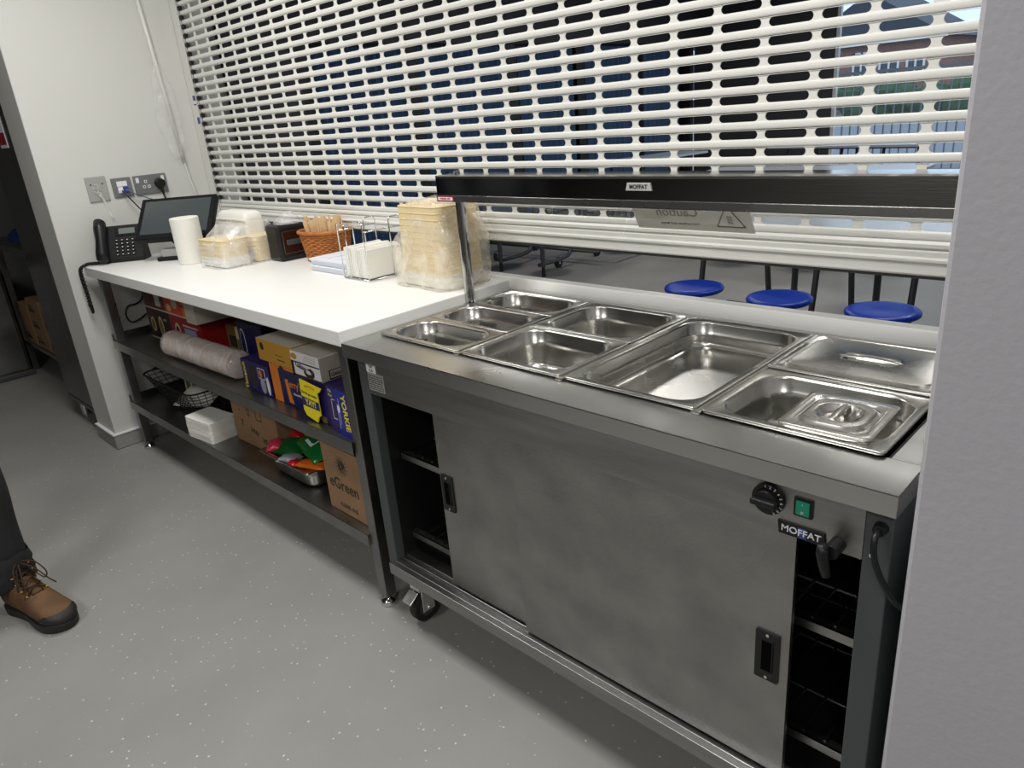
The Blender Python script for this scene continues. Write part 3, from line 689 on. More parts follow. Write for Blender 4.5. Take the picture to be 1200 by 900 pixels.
c = thing('network_cable', 'thin blue-grey network cable from the data socket passing under the double socket', 'cable', (WX + .02, .29, 1.24))
MB().tube(spline([(WX + .024, .288, 1.243), (WX + .030, .31, 1.225), (WX + .03, .36, 1.20), (WX + .05, .42, 1.16), (WX + .08, .46, 1.05), (WX + .12, .47, .938)], 6), .0025, 8).build('cable_run', mat('bluegrey_cable', S(86, 100, 124), .5), c, smooth=True)
a = thing('double_socket', 'grey metal double mains socket right of the data socket, black plug in its right side', 'socket', (WX, .408, 1.258))
B(WX, WX + .009, .330, .486, 1.212, 1.302).build('plate', M_socket, a, .002)
for y in (.347, .468): B(WX + .009, WX + .013, y - .007, y + .007, 1.268, 1.292).build('rocker', M_whiteink, a, .001)
for (y, z) in ((.385, 1.272), (.374, 1.248), (.397, 1.248)):
    p = B(WX + .009, WX + .0098, y - .0065, y + .0065, z - .0065, z + .0065).build('pin_shutter', M_whiteink, a); B(WX + .0098, WX + .0103, y - .003, y + .003, z - .003, z + .003).build('pin_hole', M_ink, p)
pg = thing('mains_plug', 'round black mains plug in the double socket', 'plug', (WX + .01, .448, 1.255))
MB().cyl((WX + .0095, .448, 1.258), (WX + .034, .448, 1.256), .025, 20, .022).build('plug_body', M_black, pg, .003)
MB().tube(spline([(WX + .025, .449, 1.245), (WX + .028, .449, 1.218), (WX + .034, .45, 1.19), (WX + .05, .46, 1.12), (WX + .08, .475, 1.02), (WX + .10, .48, .938)], 6), [.010] * 4 + [.006] * 3 + [.0035] * 30 if False else .0045, 8).build('flex', M_black, pg, smooth=True)
MB().cyl((WX + .024, .449, 1.243), (WX + .030, .449, 1.205), .011, 12, .005).build('strain_relief', M_black, pg)
cn = thing('white_conduit', 'thin white plastic conduit leaning down the wall beside the shutter', 'conduit', (WX + .01, .58, 1.3))
MB().cyl((WX + .012, .530, 2.32), (WX + .012, .592, 1.34), .009, 14).build('tube', M_shut, cn, smooth=True)
MB().tube(spline([(WX + .012, .592, 1.345), (WX + .012, .600, 1.27), (WX + .013, .612, 1.20), (WX + .016, .618, 1.10), (WX + .02, .625, .935)], 5), .005, 8).build('tail_cable', M_shut, cn, smooth=True)

def blob(name, mt, parent, cx, cy, z0, w, d, h, amp=.012, fr=9., pw=4., top=None, seg=(40, 22), lean=(0, 0), world=True, smooth=True, bottom=.0):
    """crumpled bag: superellipse cross-sections whose size follows top(t)"""
    rings = []
    for j in range(seg[1] + 1):
        t = j / seg[1]; k = top(t) if top else 1
        kx, ky = (k if isinstance(k, tuple) else (k, k)); ring = []
        for i in range(seg[0]):
            a = 2 * PI * i / seg[0]; c_, s_ = math.cos(a), math.sin(a)
            x = abs(c_) ** (2 / pw) * (1 if c_ > 0 else -1) * w / 2 * kx; y = abs(s_) ** (2 / pw) * (1 if s_ > 0 else -1) * d / 2 * ky
            p = Vector((cx + x + lean[0] * t, cy + y + lean[1] * t, z0 + h * t)); nn = noise.noise_vector(p * fr) * amp + noise.noise_vector(p * fr * 3) * amp * .4
            if j == 0: nn.z = 0
            q = p + nn; q.z = max(q.z, z0 + bottom); ring.append(q)
        rings.append(ring)
    return MB().loft(rings, True, True).build(name, mt, parent, smooth=smooth, world=world)
bg = thing('plastic_bag', 'clear crumpled plastic bag caught on the conduit', 'bag', (WX + .03, .57, 1.5))
blob('bag_film', M_filmt, bg, WX + .030, .565, 1.37, .035, .10, .43, .012, 14, 2.5, lambda t: .35 + .75 * math.sin(PI * min(1, t * 1.05)) ** .7, (28, 26), (0, -.01))

# ------------------------------------------------------------------ on the worktop
TZ = .9328
# desk phone
ph = thing('desk_phone', 'black desk phone with coiled cord at the wall end of the worktop', 'phone', (-2.12, .175, TZ))
pa = math.radians(52); pe = Vector((math.cos(pa), math.sin(pa), 0)); pn_ = Vector((-math.sin(pa), math.cos(pa), 0))
PP = Vector((-2.085, .085, TZ))
lt = math.radians(24); sl = (pn_ * math.sin(lt) + Vector((0, 0, 1)) * math.cos(lt)).normalized(); nrm = (Vector((0, 0, 1)) * math.sin(lt) - pn_ * math.cos(lt)).normalized()
def onph(y, t, o=.0): return PP + pe * (y - .105) + Vector((0, 0, .020)) + sl * t + nrm * o
bb_ = []
for y in (.100, .280):
    q = pe * (y - .105)
    bb_.append([PP + q, PP + q + Vector((0, 0, .020)), onph(y, .155), onph(y, .155) + pn_ * .018, PP + q + pn_ * .10 + Vector((0, 0, .0))])
MB().loft(bb_, True, True).build('base', M_blackm, ph, .004)
def phbox(y0, y1, t0, t1, o0, o1):
    vs = [onph(y, t, o) for o in (o0, o1) for t in (t0, t1) for y in (y0, y1)]
    return MB().add(vs, [(0, 1, 3, 2), (4, 6, 7, 5), (0, 4, 5, 1), (2, 3, 7, 6), (0, 2, 6, 4), (1, 5, 7, 3)])
hs = MB().tube([onph(.106, -.012, .012), onph(.106, .0, .026), onph(.106, .02, .030), onph(.106, .08, .028), onph(.106, .135, .030), onph(.106, .165, .026), onph(.106, .172, .010)], [.020, .028, .028, .024, .028, .027, .016], 14).build('handset', M_black, ph, .0, True)
text('▪ yealink', .008, M_whiteink, hs, MX(onph(.106, .148, .0555), (0, 1, 0), sl), sx=.9) if False else None
phbox(.100, .113, .142, .147, .0535, .0545).build('maker_mark', M_whiteink, hs)
dp = phbox(.160, .262, .105, .148, 0, .004).build('display_bezel', M_black, ph, .001); phbox(.178, .250, .114, .140, .004, .005).build('display', M_lcd, dp)
for r in range(5):
    for q in range(4): 
        k = phbox(.158 + q * .024, .172 + q * .024, .012 + r * .017, .022 + r * .017, 0, .0045).build('key', M_black, ph, .001)
        phbox(.162 + q * .024, .168 + q * .024, .0155 + r * .017, .0185 + r * .017, .0045, .0048).build('key_print', M_whiteink, k)
coil = []
path = spline([(-2.080, .080, TZ + .012), (-2.095, .05, TZ + .008), (-2.112, .01, TZ + .009), (-2.137, -.014, TZ - .010), (-2.146, -.018, TZ - .06), (-2.142, -.016, TZ - .12), (-2.136, -.018, TZ - .19)], 40)
for i, p in enumerate(path):
    a = i * .95; coil.append(p + Vector((math.cos(a) * .0075, math.sin(a) * .0065 if i > 90 else math.sin(a) * .003, (math.sin(a) * .005 if i <= 90 else 0) + .001)))
MB().tube(coil, .0036, 6).build('coiled_cord', M_black, ph, smooth=True)
back = [Vector((-2.118, -.020, TZ - .19)), Vector((-2.128, -.022, TZ - .215)), Vector((-2.136, -.018, TZ - .19))]
coil2 = []
path2 = spline([(-2.136, -.018, TZ - .19), (-2.128, -.016, TZ - .215), (-2.118, -.018, TZ - .17), (-2.124, -.018, TZ - .08), (-2.126, -.016, TZ - .008), (-2.115, .014, TZ + .009), (-2.09, .065, TZ + .008)], 30)
for i, p in enumerate(path2):
    a = i * .95; coil2.append(p + Vector((math.cos(a) * .0075, math.sin(a) * .003, math.sin(a) * .004)))
MB().tube(coil2, .0036, 6).build('coiled_cord', M_black, ph, smooth=True)

# touch screen till
az = math.radians(44); e1 = Vector((math.cos(az), math.sin(az), 0)); nb = Vector((-math.sin(az), math.cos(az), 0)); tl = math.radians(46)
upv = nb * math.sin(tl) + Vector((0, 0, 1)) * math.cos(tl); nf = e1.cross(upv).normalized()
if nf.dot(Vector((1, -1, 0))) < 0: nf = -nf
P0 = Vector((-1.885, .165, 1.040)); mw, mh = .352, .235
mon = thing('touch_screen_till', 'black touch screen till tilted back beside the desk phone', 'till', (-1.80, .36, TZ))
def mbx(a0, a1, b0, b1, o0, o1):
    vs = [P0 + e1 * a + upv * b + nf * o for o in (o0, o1) for b in (b0, b1) for a in (a0, a1)]
    return MB().add(vs, [(0, 1, 3, 2), (4, 6, 7, 5), (0, 4, 5, 1), (2, 3, 7, 6), (0, 2, 6, 4), (1, 5, 7, 3)])
mbx(0, mw, 0, mh, -.034, 0).build('housing', mat('till_bezel', (.008, .008, .009), .45, spec=.15), mon, .006)
sc_ = mbx(.022, mw - .022, .026, mh - .020, -.001, .0008).build('screen', M_screen, mon)
mbx(mw / 2 - .05, mw / 2 + .05, .04, .14, -.10, -.034).build('neck', M_black, mon, .006)
bc = P0 + e1 * mw / 2 + upv * .09 - nf * .07
Mb = Matrix.Translation((bc.x - .01, bc.y + .02, 0)) @ Matrix.Rotation(az, 4, 'Z')
MB().box(-.11, .11, -.115, .085, TZ, TZ + .018, Mb).build('base', M_black, mon, .004)
MB().box(-.05, .05, -.03, .03, TZ + .018, 1.13, Mb).build('stand', M_blackm, mon, .006)
tp = thing('paper_slip', 'grey paper slip on the foot of the till', 'paper', (-1.80, .27, TZ))
MB().box(-.085, .005, -.110, -.045, TZ + .0185, TZ + .052, Mb).build('slip', M_socketl, tp, .003)

# upright white roll
pr = thing('paper_roll', 'white paper roll standing upright in front of the till', 'roll', (-1.625, .305, TZ))
MB().loft([[Vector((-1.625 + r * math.cos(a), .305 + r * math.sin(a), TZ + z)) for a in [2 * PI * k / 32 for k in range(32)]] for r, z in ((.058, 0), (.060, .004), (.060, .196), (.057, .199), (.020, .199), (.019, .196), (.019, .10))], True, True).build('paper', M_paper, pr, smooth=False)
# white foam box behind the bag
fb = thing('foam_food_box', 'white foam clamshell box standing on edge behind the small bag of trays', 'box', (-1.47, .50, TZ))
Mf = Matrix.Translation((-1.53, .515, TZ))
MB().loft([[Mf @ Vector((p.x, p.y, z)) for p in rrect(w, d, .02, 0)] for w, d, z in ((.24, .06, 0), (.262, .082, .02), (.27, .095, .17), (.262, .085, .192), (.24, .06, .200))], True, True).build('box_body', M_foam, fb, smooth=True)
MB().box(-1.665, -1.395, .464, .469, TZ + .163, TZ + .172).build('lid_rim', M_foam, fb, .002)
# small bag with tan trays
ORD = ['first', 'second', 'third', 'fourth', 'fifth', 'sixth', 'seventh', 'eighth', 'ninth', 'tenth', 'eleventh', 'twelfth']
def tray(x, y, z, w, d, h, rz, label, grp, mt=M_tan, tx=0., ty=0.):
    t = thing('food_tray', label, 'tray', (x, y, z), rz, grp); t.rotation_euler = (tx, ty, rz)
    r = [rrect(w - .012, d - .012, .025, 0), rrect(w - .006, d - .006, .025, .002), rrect(w - .003, d - .003, .03, h - .003), rrect(w, d, .03, h - .002), rrect(w, d, .03, h)]
    MB().loft(r, True, True).build('tray_body', mt, t, smooth=False, world=False)
    return t
for k in range(6):
    tray(-1.392, .352, TZ + .003 + k * .018, .215, .13, .020, .05, ['white bottom tray of the left stack inside the small bag', 'white second tray of the left stack inside the small bag', 'lowest tan tray of the left stack inside the small bag', 'second tan tray up in the left stack inside the small bag', 'tan tray just under the top one in the left stack of the small bag', 'topmost tan tray of the left stack inside the small bag'][k], 'trays in the small bag', M_tan if k > 1 else M_foam)
for k in range(6):
    tray(-1.352, .505, TZ + .002 + k * .017, .135, .13, .019, 0, ORD[k] + ' tan tray from the bottom in the right stack inside the small bag', 'trays in the small bag right', M_tan)
b1 = thing('food_bag', 'small crumpled clear bag over takeaway trays beside the upright roll', 'bag', (-1.36, .38, TZ))
blob('bag_film', M_film, b1, -1.385, .415, TZ + .0008, .25, .30, .165, .014, 10, 3.5, lambda t: (1.02 - .25 * max(0, t - .6) ** 1 * 1.6, 1.0 - .9 * max(0, t - .55)), (48, 20), (.01, .03))
# napkin dispenser
nd = thing('napkin_dispenser', 'glossy black napkin dispenser left of the wicker basket', 'dispenser', (-1.20, .56, TZ))
MB().box(-1.27, -1.165, .487, .625, TZ, TZ + .150).build('housing', M_black, nd, .014, seg=4)
B(-1.1655, -1.160, .505, .607, TZ + .03, TZ + .125).build('face_plate', mat('brown_reflection_gloss', S(50, 26, 20), .12, coat=.5), nd, .003)  # brown reflection painted into the plate colour
B(-1.1600, -1.1575, .52, .59, TZ + .066, TZ + .088).build('napkin_slot', M_greycoat, nd, .001)
npk = thing('plastic_bag', 'small crumpled clear bag lying on top of the napkin dispenser', 'bag', (-1.20, .58, TZ + .15))
blob('bag_film', M_film, npk, -1.205, .565, TZ + .1505, .11, .12, .045, .010, 16, 2.5, lambda t: 1.02 - t * .7, (30, 12))
# wicker basket
wb = thing('wicker_basket', 'small brown wicker basket of wooden cutlery', 'basket', (-1.01, .605, TZ))
Mw = Matrix.Translation((-1.0, .612, TZ)) @ Matrix.Rotation(.25, 4, 'Z')
def bring(z, k, o=0., n=72):
    w, d = .085 + .022 * z / .12, .062 + .018 * z / .12
    return [Mw @ Vector(((w + o) * math.copysign(abs(math.cos(2 * PI * i / n)) ** .8, math.cos(2 * PI * i / n)), (d + o) * math.copysign(abs(math.sin(2 * PI * i / n)) ** .8, math.sin(2 * PI * i / n)), z)) for i in range(n)]
wv = MB()
for j in range(15):
    n = 72; z = .006 + j * .0078; pts = bring(z, 0)
    pts2 = []
    for i, p in enumerate(pts):
        c0 = Mw @ Vector((0, 0, z)); dv = (p - c0).normalized(); pts2.append(p + dv * (.0028 * math.cos(PI * i / 2 + j * PI)))
    wv.tube(pts2 + [pts2[0]], .0043, 6, False)
wv.build('woven_body', M_wicker, wb, smooth=True)
MB().tube(bring(.122, 0, .004) + [bring(.122, 0, .004)[0]], .0075, 8, False).build('rim', M_wicker, wb, smooth=True)
MB().loft([[Mw @ Vector((.08 * math.cos(2 * PI * i / 24), .058 * math.sin(2 * PI * i / 24), z)) for i in range(24)] for z in (.001, .006)], True, True).build('basket_base', M_wicker, wb)
random.seed(11)
for k in range(34):
    gx, gy = random.uniform(-.075, .075), random.uniform(-.048, .048)
    tx, ty = gx * 3.2 + random.uniform(-.12, .12), -gy * 3 + random.uniform(-.15, .15)
    h = random.uniform(.155, .182); w = random.uniform(.008, .011)
    q = Mw @ Vector((gx * .7, gy * .7, .008))
    t = thing('wooden_cutlery', 'pale wooden cutlery piece standing in the wicker basket', 'cutlery', q, random.uniform(0, PI), 'wooden cutlery in the wicker basket')
    t.rotation_euler = (-gy * 2.4 + random.uniform(-.1, .1), gx * 2.2 + random.uniform(-.1, .1), random.uniform(-.6, .6))
    prof = [(-.004, 0), (.004, 0), (.0045, h * .5), (w, h * .75), (w, h * .95), (w * .6, h), (-w * .6, h), (-w, h * .95), (-w, h * .75), (-.0045, h * .5)]
    MB().extr(prof, -.001, .001, 'y').build('blank', M_wood, t, world=False)
# white foam lids / tray
for k in range(2):
    t = thing('foam_tray', ['lower white foam tray in front of the wicker basket', 'upper white foam tray with embossed squares in front of the wicker basket'][k], 'tray', (-.725, .53, TZ + k * .024))
    MB().loft([rrect(.285, .160, .012, .0005), rrect(.298, .172, .015, .018), rrect(.305, .180, .015, .0195), rrect(.305, .180, .015, .0235)], True, True).build('tray_body', mat('bluish_white_foam', S(226, 230, 238), .6), t, .001, world=False)
    if k:
        for x in (-.08, 0., .08): MB().box(x - .028, x + .028, -.05, .05, .0235, .0262).build('embossed_square', MATS['bluish_white_foam'], t, .002, world=False)
# wire rack with napkins
rk = thing('wire_napkin_rack', 'chrome wire rack holding a block of white napkins', 'rack', (-.52, .49, TZ))
rx0, rx1, ry0, ry1 = -.600, -.447, .423, .585
R_ = MB()
base = [(rx0, ry0), (rx1, ry0), (rx1, ry1), (rx0, ry1), (rx0, ry0)]
R_.tube([(a, b, TZ + .004) for a, b in base], .0025, 6)
R_.build('base_wire', M_chrome, rk, smooth=True)
def loop(p, q, h, b=.012):
    p = Vector((*p, TZ + .004)); q = Vector((*q, TZ + .004)); d = (q - p).normalized()
    return MB().tube([p, p + Vector((0, 0, h - b)), p + Vector((0, 0, h - b * .3)) + d * b * .3, p + Vector((0, 0, h)) + d * b, q + Vector((0, 0, h)) - d * b, q + Vector((0, 0, h - b * .3)) - d * b * .3, q + Vector((0, 0, h - b)), q], .0023, 6)
loop((rx0, ry0 - .002), (rx0 + .045, ry0 - .002), .195).build('wire_loop', M_chrome, rk, smooth=True)
loop((rx1 - .055, ry0 - .002), (rx1, ry0 - .002), .203).build('wire_loop', M_chrome, rk, smooth=True)
loop((rx1 + .002, ry0 + .11), (rx1 + .002, ry1), .205).build('wire_loop', M_chrome, rk, smooth=True)
loop((rx0 - .002, ry1 - .05), (rx0 - .002, ry1), .195).build('wire_loop', M_chrome, rk, smooth=True)
MB().tube([(rx1, ry0, TZ + .172), (rx1 + .002, ry1, TZ + .172)], .0023, 6).tube([(rx0, ry0, TZ + .172), (rx0, ry1, TZ + .172)], .0023, 6).build('side_wire', M_chrome, rk, smooth=True)
nk = thing('napkin_stack', 'block of folded white napkins standing in the wire rack', 'napkins', (-.52, .50, TZ + .006))
for k in range(11):
    x = rx0 + .006 + k * .0129
    MB().box(x, x + .0119, ry0 + .006, ry1 - .006, TZ + .0075, TZ + .112 + .003 * math.sin(k * 1.7)).build('napkin_fold', M_paper, nk, .003)
# big bag with stacked tan trays
for k in range(13):
    tray(-.190, .545, TZ + .002 + k * .0195, .250 - k * .002, .175, .024, -.04, (ORD[k - 2] + ' tan takeaway tray from the bottom in the big bag by the gantry post') if k > 1 else ['white lowest takeaway tray of the stack in the big bag', 'white takeaway tray second from the bottom in the big bag'][k], 'trays in the big bag', M_tan if k > 1 else M_foam)
b2 = thing('food_bag', 'big bag of stacked tan trays beside the gantry post', 'bag', (-.18, .54, TZ))
M_filmb = film('yellowish_plastic_film', .45, .16, (.96, .90, .76))
blob('bag_film', M_filmb, b2, -.200, .545, TZ + .0008, .315, .225, .275, .010, 11, 4.2, lambda t: (1.0 + .10 * t if t < .5 else 1.05 - (t - .5) * .95, 1.0 - .18 * t), (56, 30), (.022, .010))
blob('bag_neck', M_film, b2, -.150, .575, TZ + .262, .13, .09, .030, .012, 18, 2.5, lambda t: 1 - .6 * t, (26, 8))

# ------------------------------------------------------------------ upper undershelf
Z1 = .5758
def carton(name, label, x0, x1, y0, y1, z0, z1, mt, rz=0., cat='box', lidm=None, sidem=None, group=None, bev=.0015):
    t = thing(name, label, cat, ((x0 + x1) / 2, (y0 + y1) / 2, z0), rz, group)
    w, d, h = (x1 - x0) / 2, (y1 - y0) / 2, z1 - z0
    MB().box(-w, w, -d, d, 0, h).build('box_body', mt, t, bev, world=False)
    if lidm: MB().box(-w + .002, w - .002, -d + .002, d - .002, h - .0004, h + .0012).build('top_flap', lidm, t, world=False)
    if sidem: MB().box(w - .0004, w + .0010, -d + .002, d - .002, .002, h - .002).build('side_face', sidem, t, world=False)
    t['w'] = w; t['d'] = d
    return t
def fpatch(t, x0, x1, z0, z1, mt, name='printed_panel', o=.0006):
    """flat print on the front face; x measured from the box's left edge"""
    w, d = t['w'], t['d']; return MB().box(-w + x0, -w + x1, -d - o, -d + .0004, z0, z1).build(name, mt, t, world=False)
def ftext(t, s, size, mt, x, z, rot=0., sx=1., o=.0010, bold=.0):
    w, d = t['w'], t['d']; a = math.radians(rot)
    me = text(s, size, mt, t, MX(Vector((-w + x, -d - o, z)) + ORG[t.name], (math.cos(a), 0, math.sin(a)), (-math.sin(a), 0, math.cos(a))), sx=sx, bold=bold, ext=.0003); return me
def stext(t, s, size, mt, y, z, rot=0., o=.0014):
    w, d = t['w'], t['d']; a = math.radians(rot)
    return text(s, size, mt, t, MX(Vector((w + o, -d + y, z)) + ORG[t.name], (0, math.cos(a), math.sin(a)), (0, -math.sin(a), math.cos(a))), ext=.0003)
def fell(t, x, z, a, b, mt, o=.0010, name='printed_oval'):
    w, d = t['w'], t['d']
    return MB().loft([[Vector((-w + x + a * math.cos(2 * PI * i / 24), yy, z + b * math.sin(2 * PI * i / 24))) for i in range(24)] for yy in (-d - o, -d)], True, True).build(name, mt, t, world=False)
def cupbox(name, label, x0, x1, z0, z1, mt, art):
    t = carton(name, label, x0, x1, .165, .44, z0, z1, mt)
    fpatch(t, 0, x1 - x0, 0, .006, M_lightcard, 'tray_edge', .0012)
    art(t); return t
def art_dark(t):
    for x, b in ((.06, .036), (.155, .048)):
        e = fell(t, x, .070, .026, b, M_cream); fell(t, x, .070, .017, b * .7, M_khaki, .0016)
    ftext(t, 'cup', .022, M_lightcard, .215, .11)
def art_red(t):
    fell(t, .075, .070, .030, .045, M_cream); fell(t, .075, .07, .019, .031, M_brown, .0016)
    fpatch(t, .15, .27, .03, .10, mat('pale_blue_print', S(150, 170, 200), .5)); fpatch(t, .14, .29, .108, .116, M_lightcard)
    ftext(t, 'HOT DRINK', .012, M_ink, .21, .066)
def art_up(t):
    fpatch(t, .02, .10, .03, .085, M_brown); fpatch(t, .14, .20, .02, .09, M_lightcard)
def art_or(t):
    fell(t, .12, .055, .030, .022, M_lightcard); fell(t, .05, .03, .022, .018, M_cream)
    fpatch(t, .20, .29, .0, .10, M_orange)
    ftext(t, 'snack', .026, M_red, .21, .055)
cupbox('drinks_box', 'dark brown box printed with two cups, bottom left of the stack by the table leg', -1.965, -1.695, Z1, .7235, M_brown, art_dark)
cupbox('drinks_box', 'dark red box printed with a cup and blue panel, bottom right of the stack', -1.692, -1.365, Z1, .7235, M_red, art_red)
cupbox('drinks_box', 'dark maroon box on top of the brown cup box', -1.962, -1.72, .7242, .838, mat('maroon_card', S(96, 26, 26), .5), art_up)
cupbox('drinks_box', 'bright orange box on top of the dark red box', -1.717, -1.43, .7242, .838, mat('bright_orange_card', S(206, 74, 26), .5), art_or)
t = carton('pale_box', 'pale grey box end beside the orange box', -1.427, -1.33, .14, .42, .7242, .832, M_lightcard)
t = carton('khaki_box', 'dark olive box in the shade behind the sleeve of cups', -1.34, -1.16, .26, .5, Z1, .70, M_khaki); fpatch(t, .02, .15, .03, .08, M_ink)
t = carton('cream_box', 'upright cream carton left of the tall navy box', -1.150, -1.095, .215, .42, Z1 + .05, .775, M_cream); t.location.z = Z1; fpatch(t, .005, .05, .02, .10, M_khaki)
t = carton('navy_box', 'tall navy box with white outlined oval', -1.090, -.885, .20, .36, Z1, .765, M_navy)
fell(t, .035, .10, .020, .060, M_whiteink); fell(t, .035, .10, .017, .056, M_navy, .0014)
# sleeve of cups in milky film
cs = thing('cup_sleeve', 'long sleeve of nested cups in milky plastic lying on the upper shelf', 'cups', (-1.25, .13, Z1))
ax = Vector((1, .03, 0)).normalized(); c0 = Vector((-1.535, .094, Z1 + .0562)); rings = []
for k in range(56):
    tt = k / 55; rr = .050 + .0032 * (1 if k % 2 else -1)
    if k == 0: rr = .028
    if k == 1: rr = .044
    c_ = c0 + ax * tt * .60; q = ax.cross(Vector((0, 0, 1)))
    rings.append([c_ + q * rr * math.cos(2 * PI * i / 24) + Vector((0, 0, rr * math.sin(2 * PI * i / 24))) for i in range(24)])
MB().loft(rings, True, True).build('cups', mat('pinkish_white_cups', S(196, 178, 168), .55), cs, smooth=False)
rings = []
for k in range(40):
    tt = k / 39; rr = .0555 * (1 if 1 < k < 38 else (.75 if k in (1, 38) else .35)) ; c_ = c0 - ax * .015 + ax * tt * .645; rg = []
    for i in range(28):
        p = c_ + q * rr * math.cos(2 * PI * i / 28) + Vector((0, 0, rr * math.sin(2 * PI * i / 28))); p += noise.noise_vector(p * 22) * .003; p.z = max(p.z, Z1 + .0004); rg.append(p)
    rings.append(rg)
MB().loft(rings, True, True).build('film_wrap', M_filmw, cs, smooth=True)
# sweets boxes
M_purple = mat('purple_card', S(42, 30, 96), .35)
t = carton('navy_box', 'small navy box with yellow sideways lettering, left of the orange box', -.835, -.632, .075, .26, Z1, .690, M_purple)
ftext(t, 'Timeout', .030, M_yellow, .022, .052, 90, bold=.0004); fpatch(t, .060, .105, .015, .100, M_ink); 
p = fpatch(t, .125, .175, .060, .100, M_whiteink); fpatch(t, .128, .172, .063, .097, M_navy, o=.0009); fell(t, .145, .08, .010, .014, M_orange, .0014)
fell(t, .150, .035, .018, .030, M_silverp); fell(t, .188, .040, .010, .034, M_whiteink)
t = carton('orange_box', 'orange and navy chocolate box under the gold box', -.612, -.392, .075, .34, Z1, .7225, M_orange)
fpatch(t, .060, .222, .0, .128, M_navy, o=.0008); fell(t, .085, .10, .022, .040, M_navy, .0012)
MB().extr([(-.008, .012), (.022, .010), (.002, .092), (-.014, .094)], -t['d'] - .0014, -t['d'], 'y').build('printed_panel', M_orange, t, world=False)
ftext(t, "Terry's", .036, M_orange, .148, .082, 0, bold=.0004); ftext(t, 'chocolate', .013, M_whiteink, .165, .050)
t = carton('gold_box', 'gold cardboard box lying on top of the orange box', -.645, -.408, .062, .40, .7232, .800, M_gold, lidm=M_lightcard)
fell(t, .035, .052, .012, .014, M_brown); fpatch(t, .12, .17, .035, .0365, M_brown); fpatch(t, .13, .18, .018, .021, M_brown)
t = carton('white_box', 'white and brown box with a swirl, on top of the purple boxes', -.398, -.232, .050, .33, .7185, .800, M_whiteink, lidm=M_lightcard, sidem=M_lightcard)
fpatch(t, 0, .168, 0, .006, M_brown, 'printed_panel', .0009); fpatch(t, 0, .014, 0, .048, M_brown, 'printed_panel', .0009); fpatch(t, 0.0, .166, .046, .050, M_brown, 'printed_panel', .0010)
ftext(t, 'Galaxy', .024, M_brown, .058, .036, -8, bold=.0003)
sw_ = MB(); sp = []
for i in range(26):
    a = PI * .9 + i / 25 * PI * 1.75; sp.append(Vector((-t['w'] + .105 + .030 * math.cos(a) * (1 - i * .018), -t['d'] - .0008, .024 + .014 * math.sin(a) * (1 - i * .012))))
sw_.tube(sp, [.002 + .005 * math.sin(PI * i / 25) for i in range(26)], 6); sw_.build('printed_swirl', M_brown, t, world=False, smooth=True)
fell(t, .022, .066, .018, .010, M_gold)
for i in range(4): fpatch(t, .075 + .004 * i, .150, .056 + i * .006, .0585 + i * .006, M_lightcard, 'small_print')
side_t = MB()
t2 = MB().box(t['w'] + .0012, t['w'] + .0020, -t['d'] + .03, -t['d'] + .09, .004, .034).build('printed_panel', M_brown, t, world=False)
MB().box(t['w'] + .0018, t['w'] + .0026, -t['d'] + .034, -t['d'] + .0865, .008, .032).build('printed_panel', M_lightcard, t, world=False)
stext(t, 'Galaxy', .018, M_brown, .060, .020, 0, .0030)
t = carton('purple_box', 'purple box behind the yellow card with an open front', -.388, -.205, .060, .34, Z1, .7175, M_purple)
fpatch(t, .10, .13, .0, .020, M_khaki)
yt = thing('yellow_card', 'bright yellow display card hanging on the purple box', 'card', (-.30, .045, Z1))
MB().extr([(-.360, .712), (-.235, .702), (-.245, .690), (-.262, .682), (-.262, .606), (-.275, .600), (-.288, .5775), (-.350, .5885), (-.362, .606)], .0440, .0475, 'y').build('card', M_yellow, yt)
MB().extr([(-.361, .655), (-.262, .650), (-.262, .622), (-.361, .624)], .0434, .0441, 'y').build('printed_panel', M_purple, yt)
text('YAY!', .028, M_yellow, yt, MX((-.310, .0430, .638), (1, 0, -.04), (.04, 0, 1)), bold=.0006, ext=.0003)
text('On the go snacks', .0125, M_ink, yt, MX((-.312, .0434, .669), (1, 0, -.06), (.06, 0, 1)), ext=.0003)
fo = MB(); fo.tube([(-.33 + .0, .0434, .695), (-.30, .0434, .699), (-.275, .0434, .694)], .003, 6).build('printed_mark', M_gold, yt)
t = carton('blue_box', 'blue box with big yellow sideways lettering beside the right table leg', -.195, -.079, .040, .32, Z1, .722, M_purple, rz=-.04)
fpatch(t, .045, .116, .0, .147, mat('royal_blue_foil', S(30, 34, 140), .25), o=.0010)
ftext(t, 'YORKIE', .034, M_yellow, .098, .078, -86, sx=1.0, o=.0016, bold=.0008)
ftext(t, 'Milk\nMan', .014, M_lightcard, .022, .128, 0); 
for a, b, c, d in ((.024, .026, .045, .110), (.024, .045, .108, .110), (.024, .045, .045, .047), (.056, .058, .02, .10), (.066, .0675, .035, .12)): fpatch(t, a, b, c, d, M_lightcard, 'printed_line', .0016)
fell(t, .062, .085, .007, .012, M_whiteink, .0020)
t = carton('green_box', 'dark green box in the shade at the back of the upper shelf', -.83, -.66, .40, .60, Z1, .80, mat('dark_green_card', S(40, 62, 56), .5))
cb = thing('black_cable', 'black cable looping from under the worktop at the wall end', 'cable', (-2.17, .17, .66))
MB().tube(spline([(-2.17, .26, .885), (-2.175, .235, .74), (-2.175, .20, .705), (-2.175, .155, .70), (-2.175, .135, .66), (-2.175, .15, .62), (-2.172, .19, .625), (-2.17, .24, .65), (-2.17, .30, .66), (-2.17, .4, .62)], 6), .004, 8).build('cable_run', M_black, cb, smooth=True)

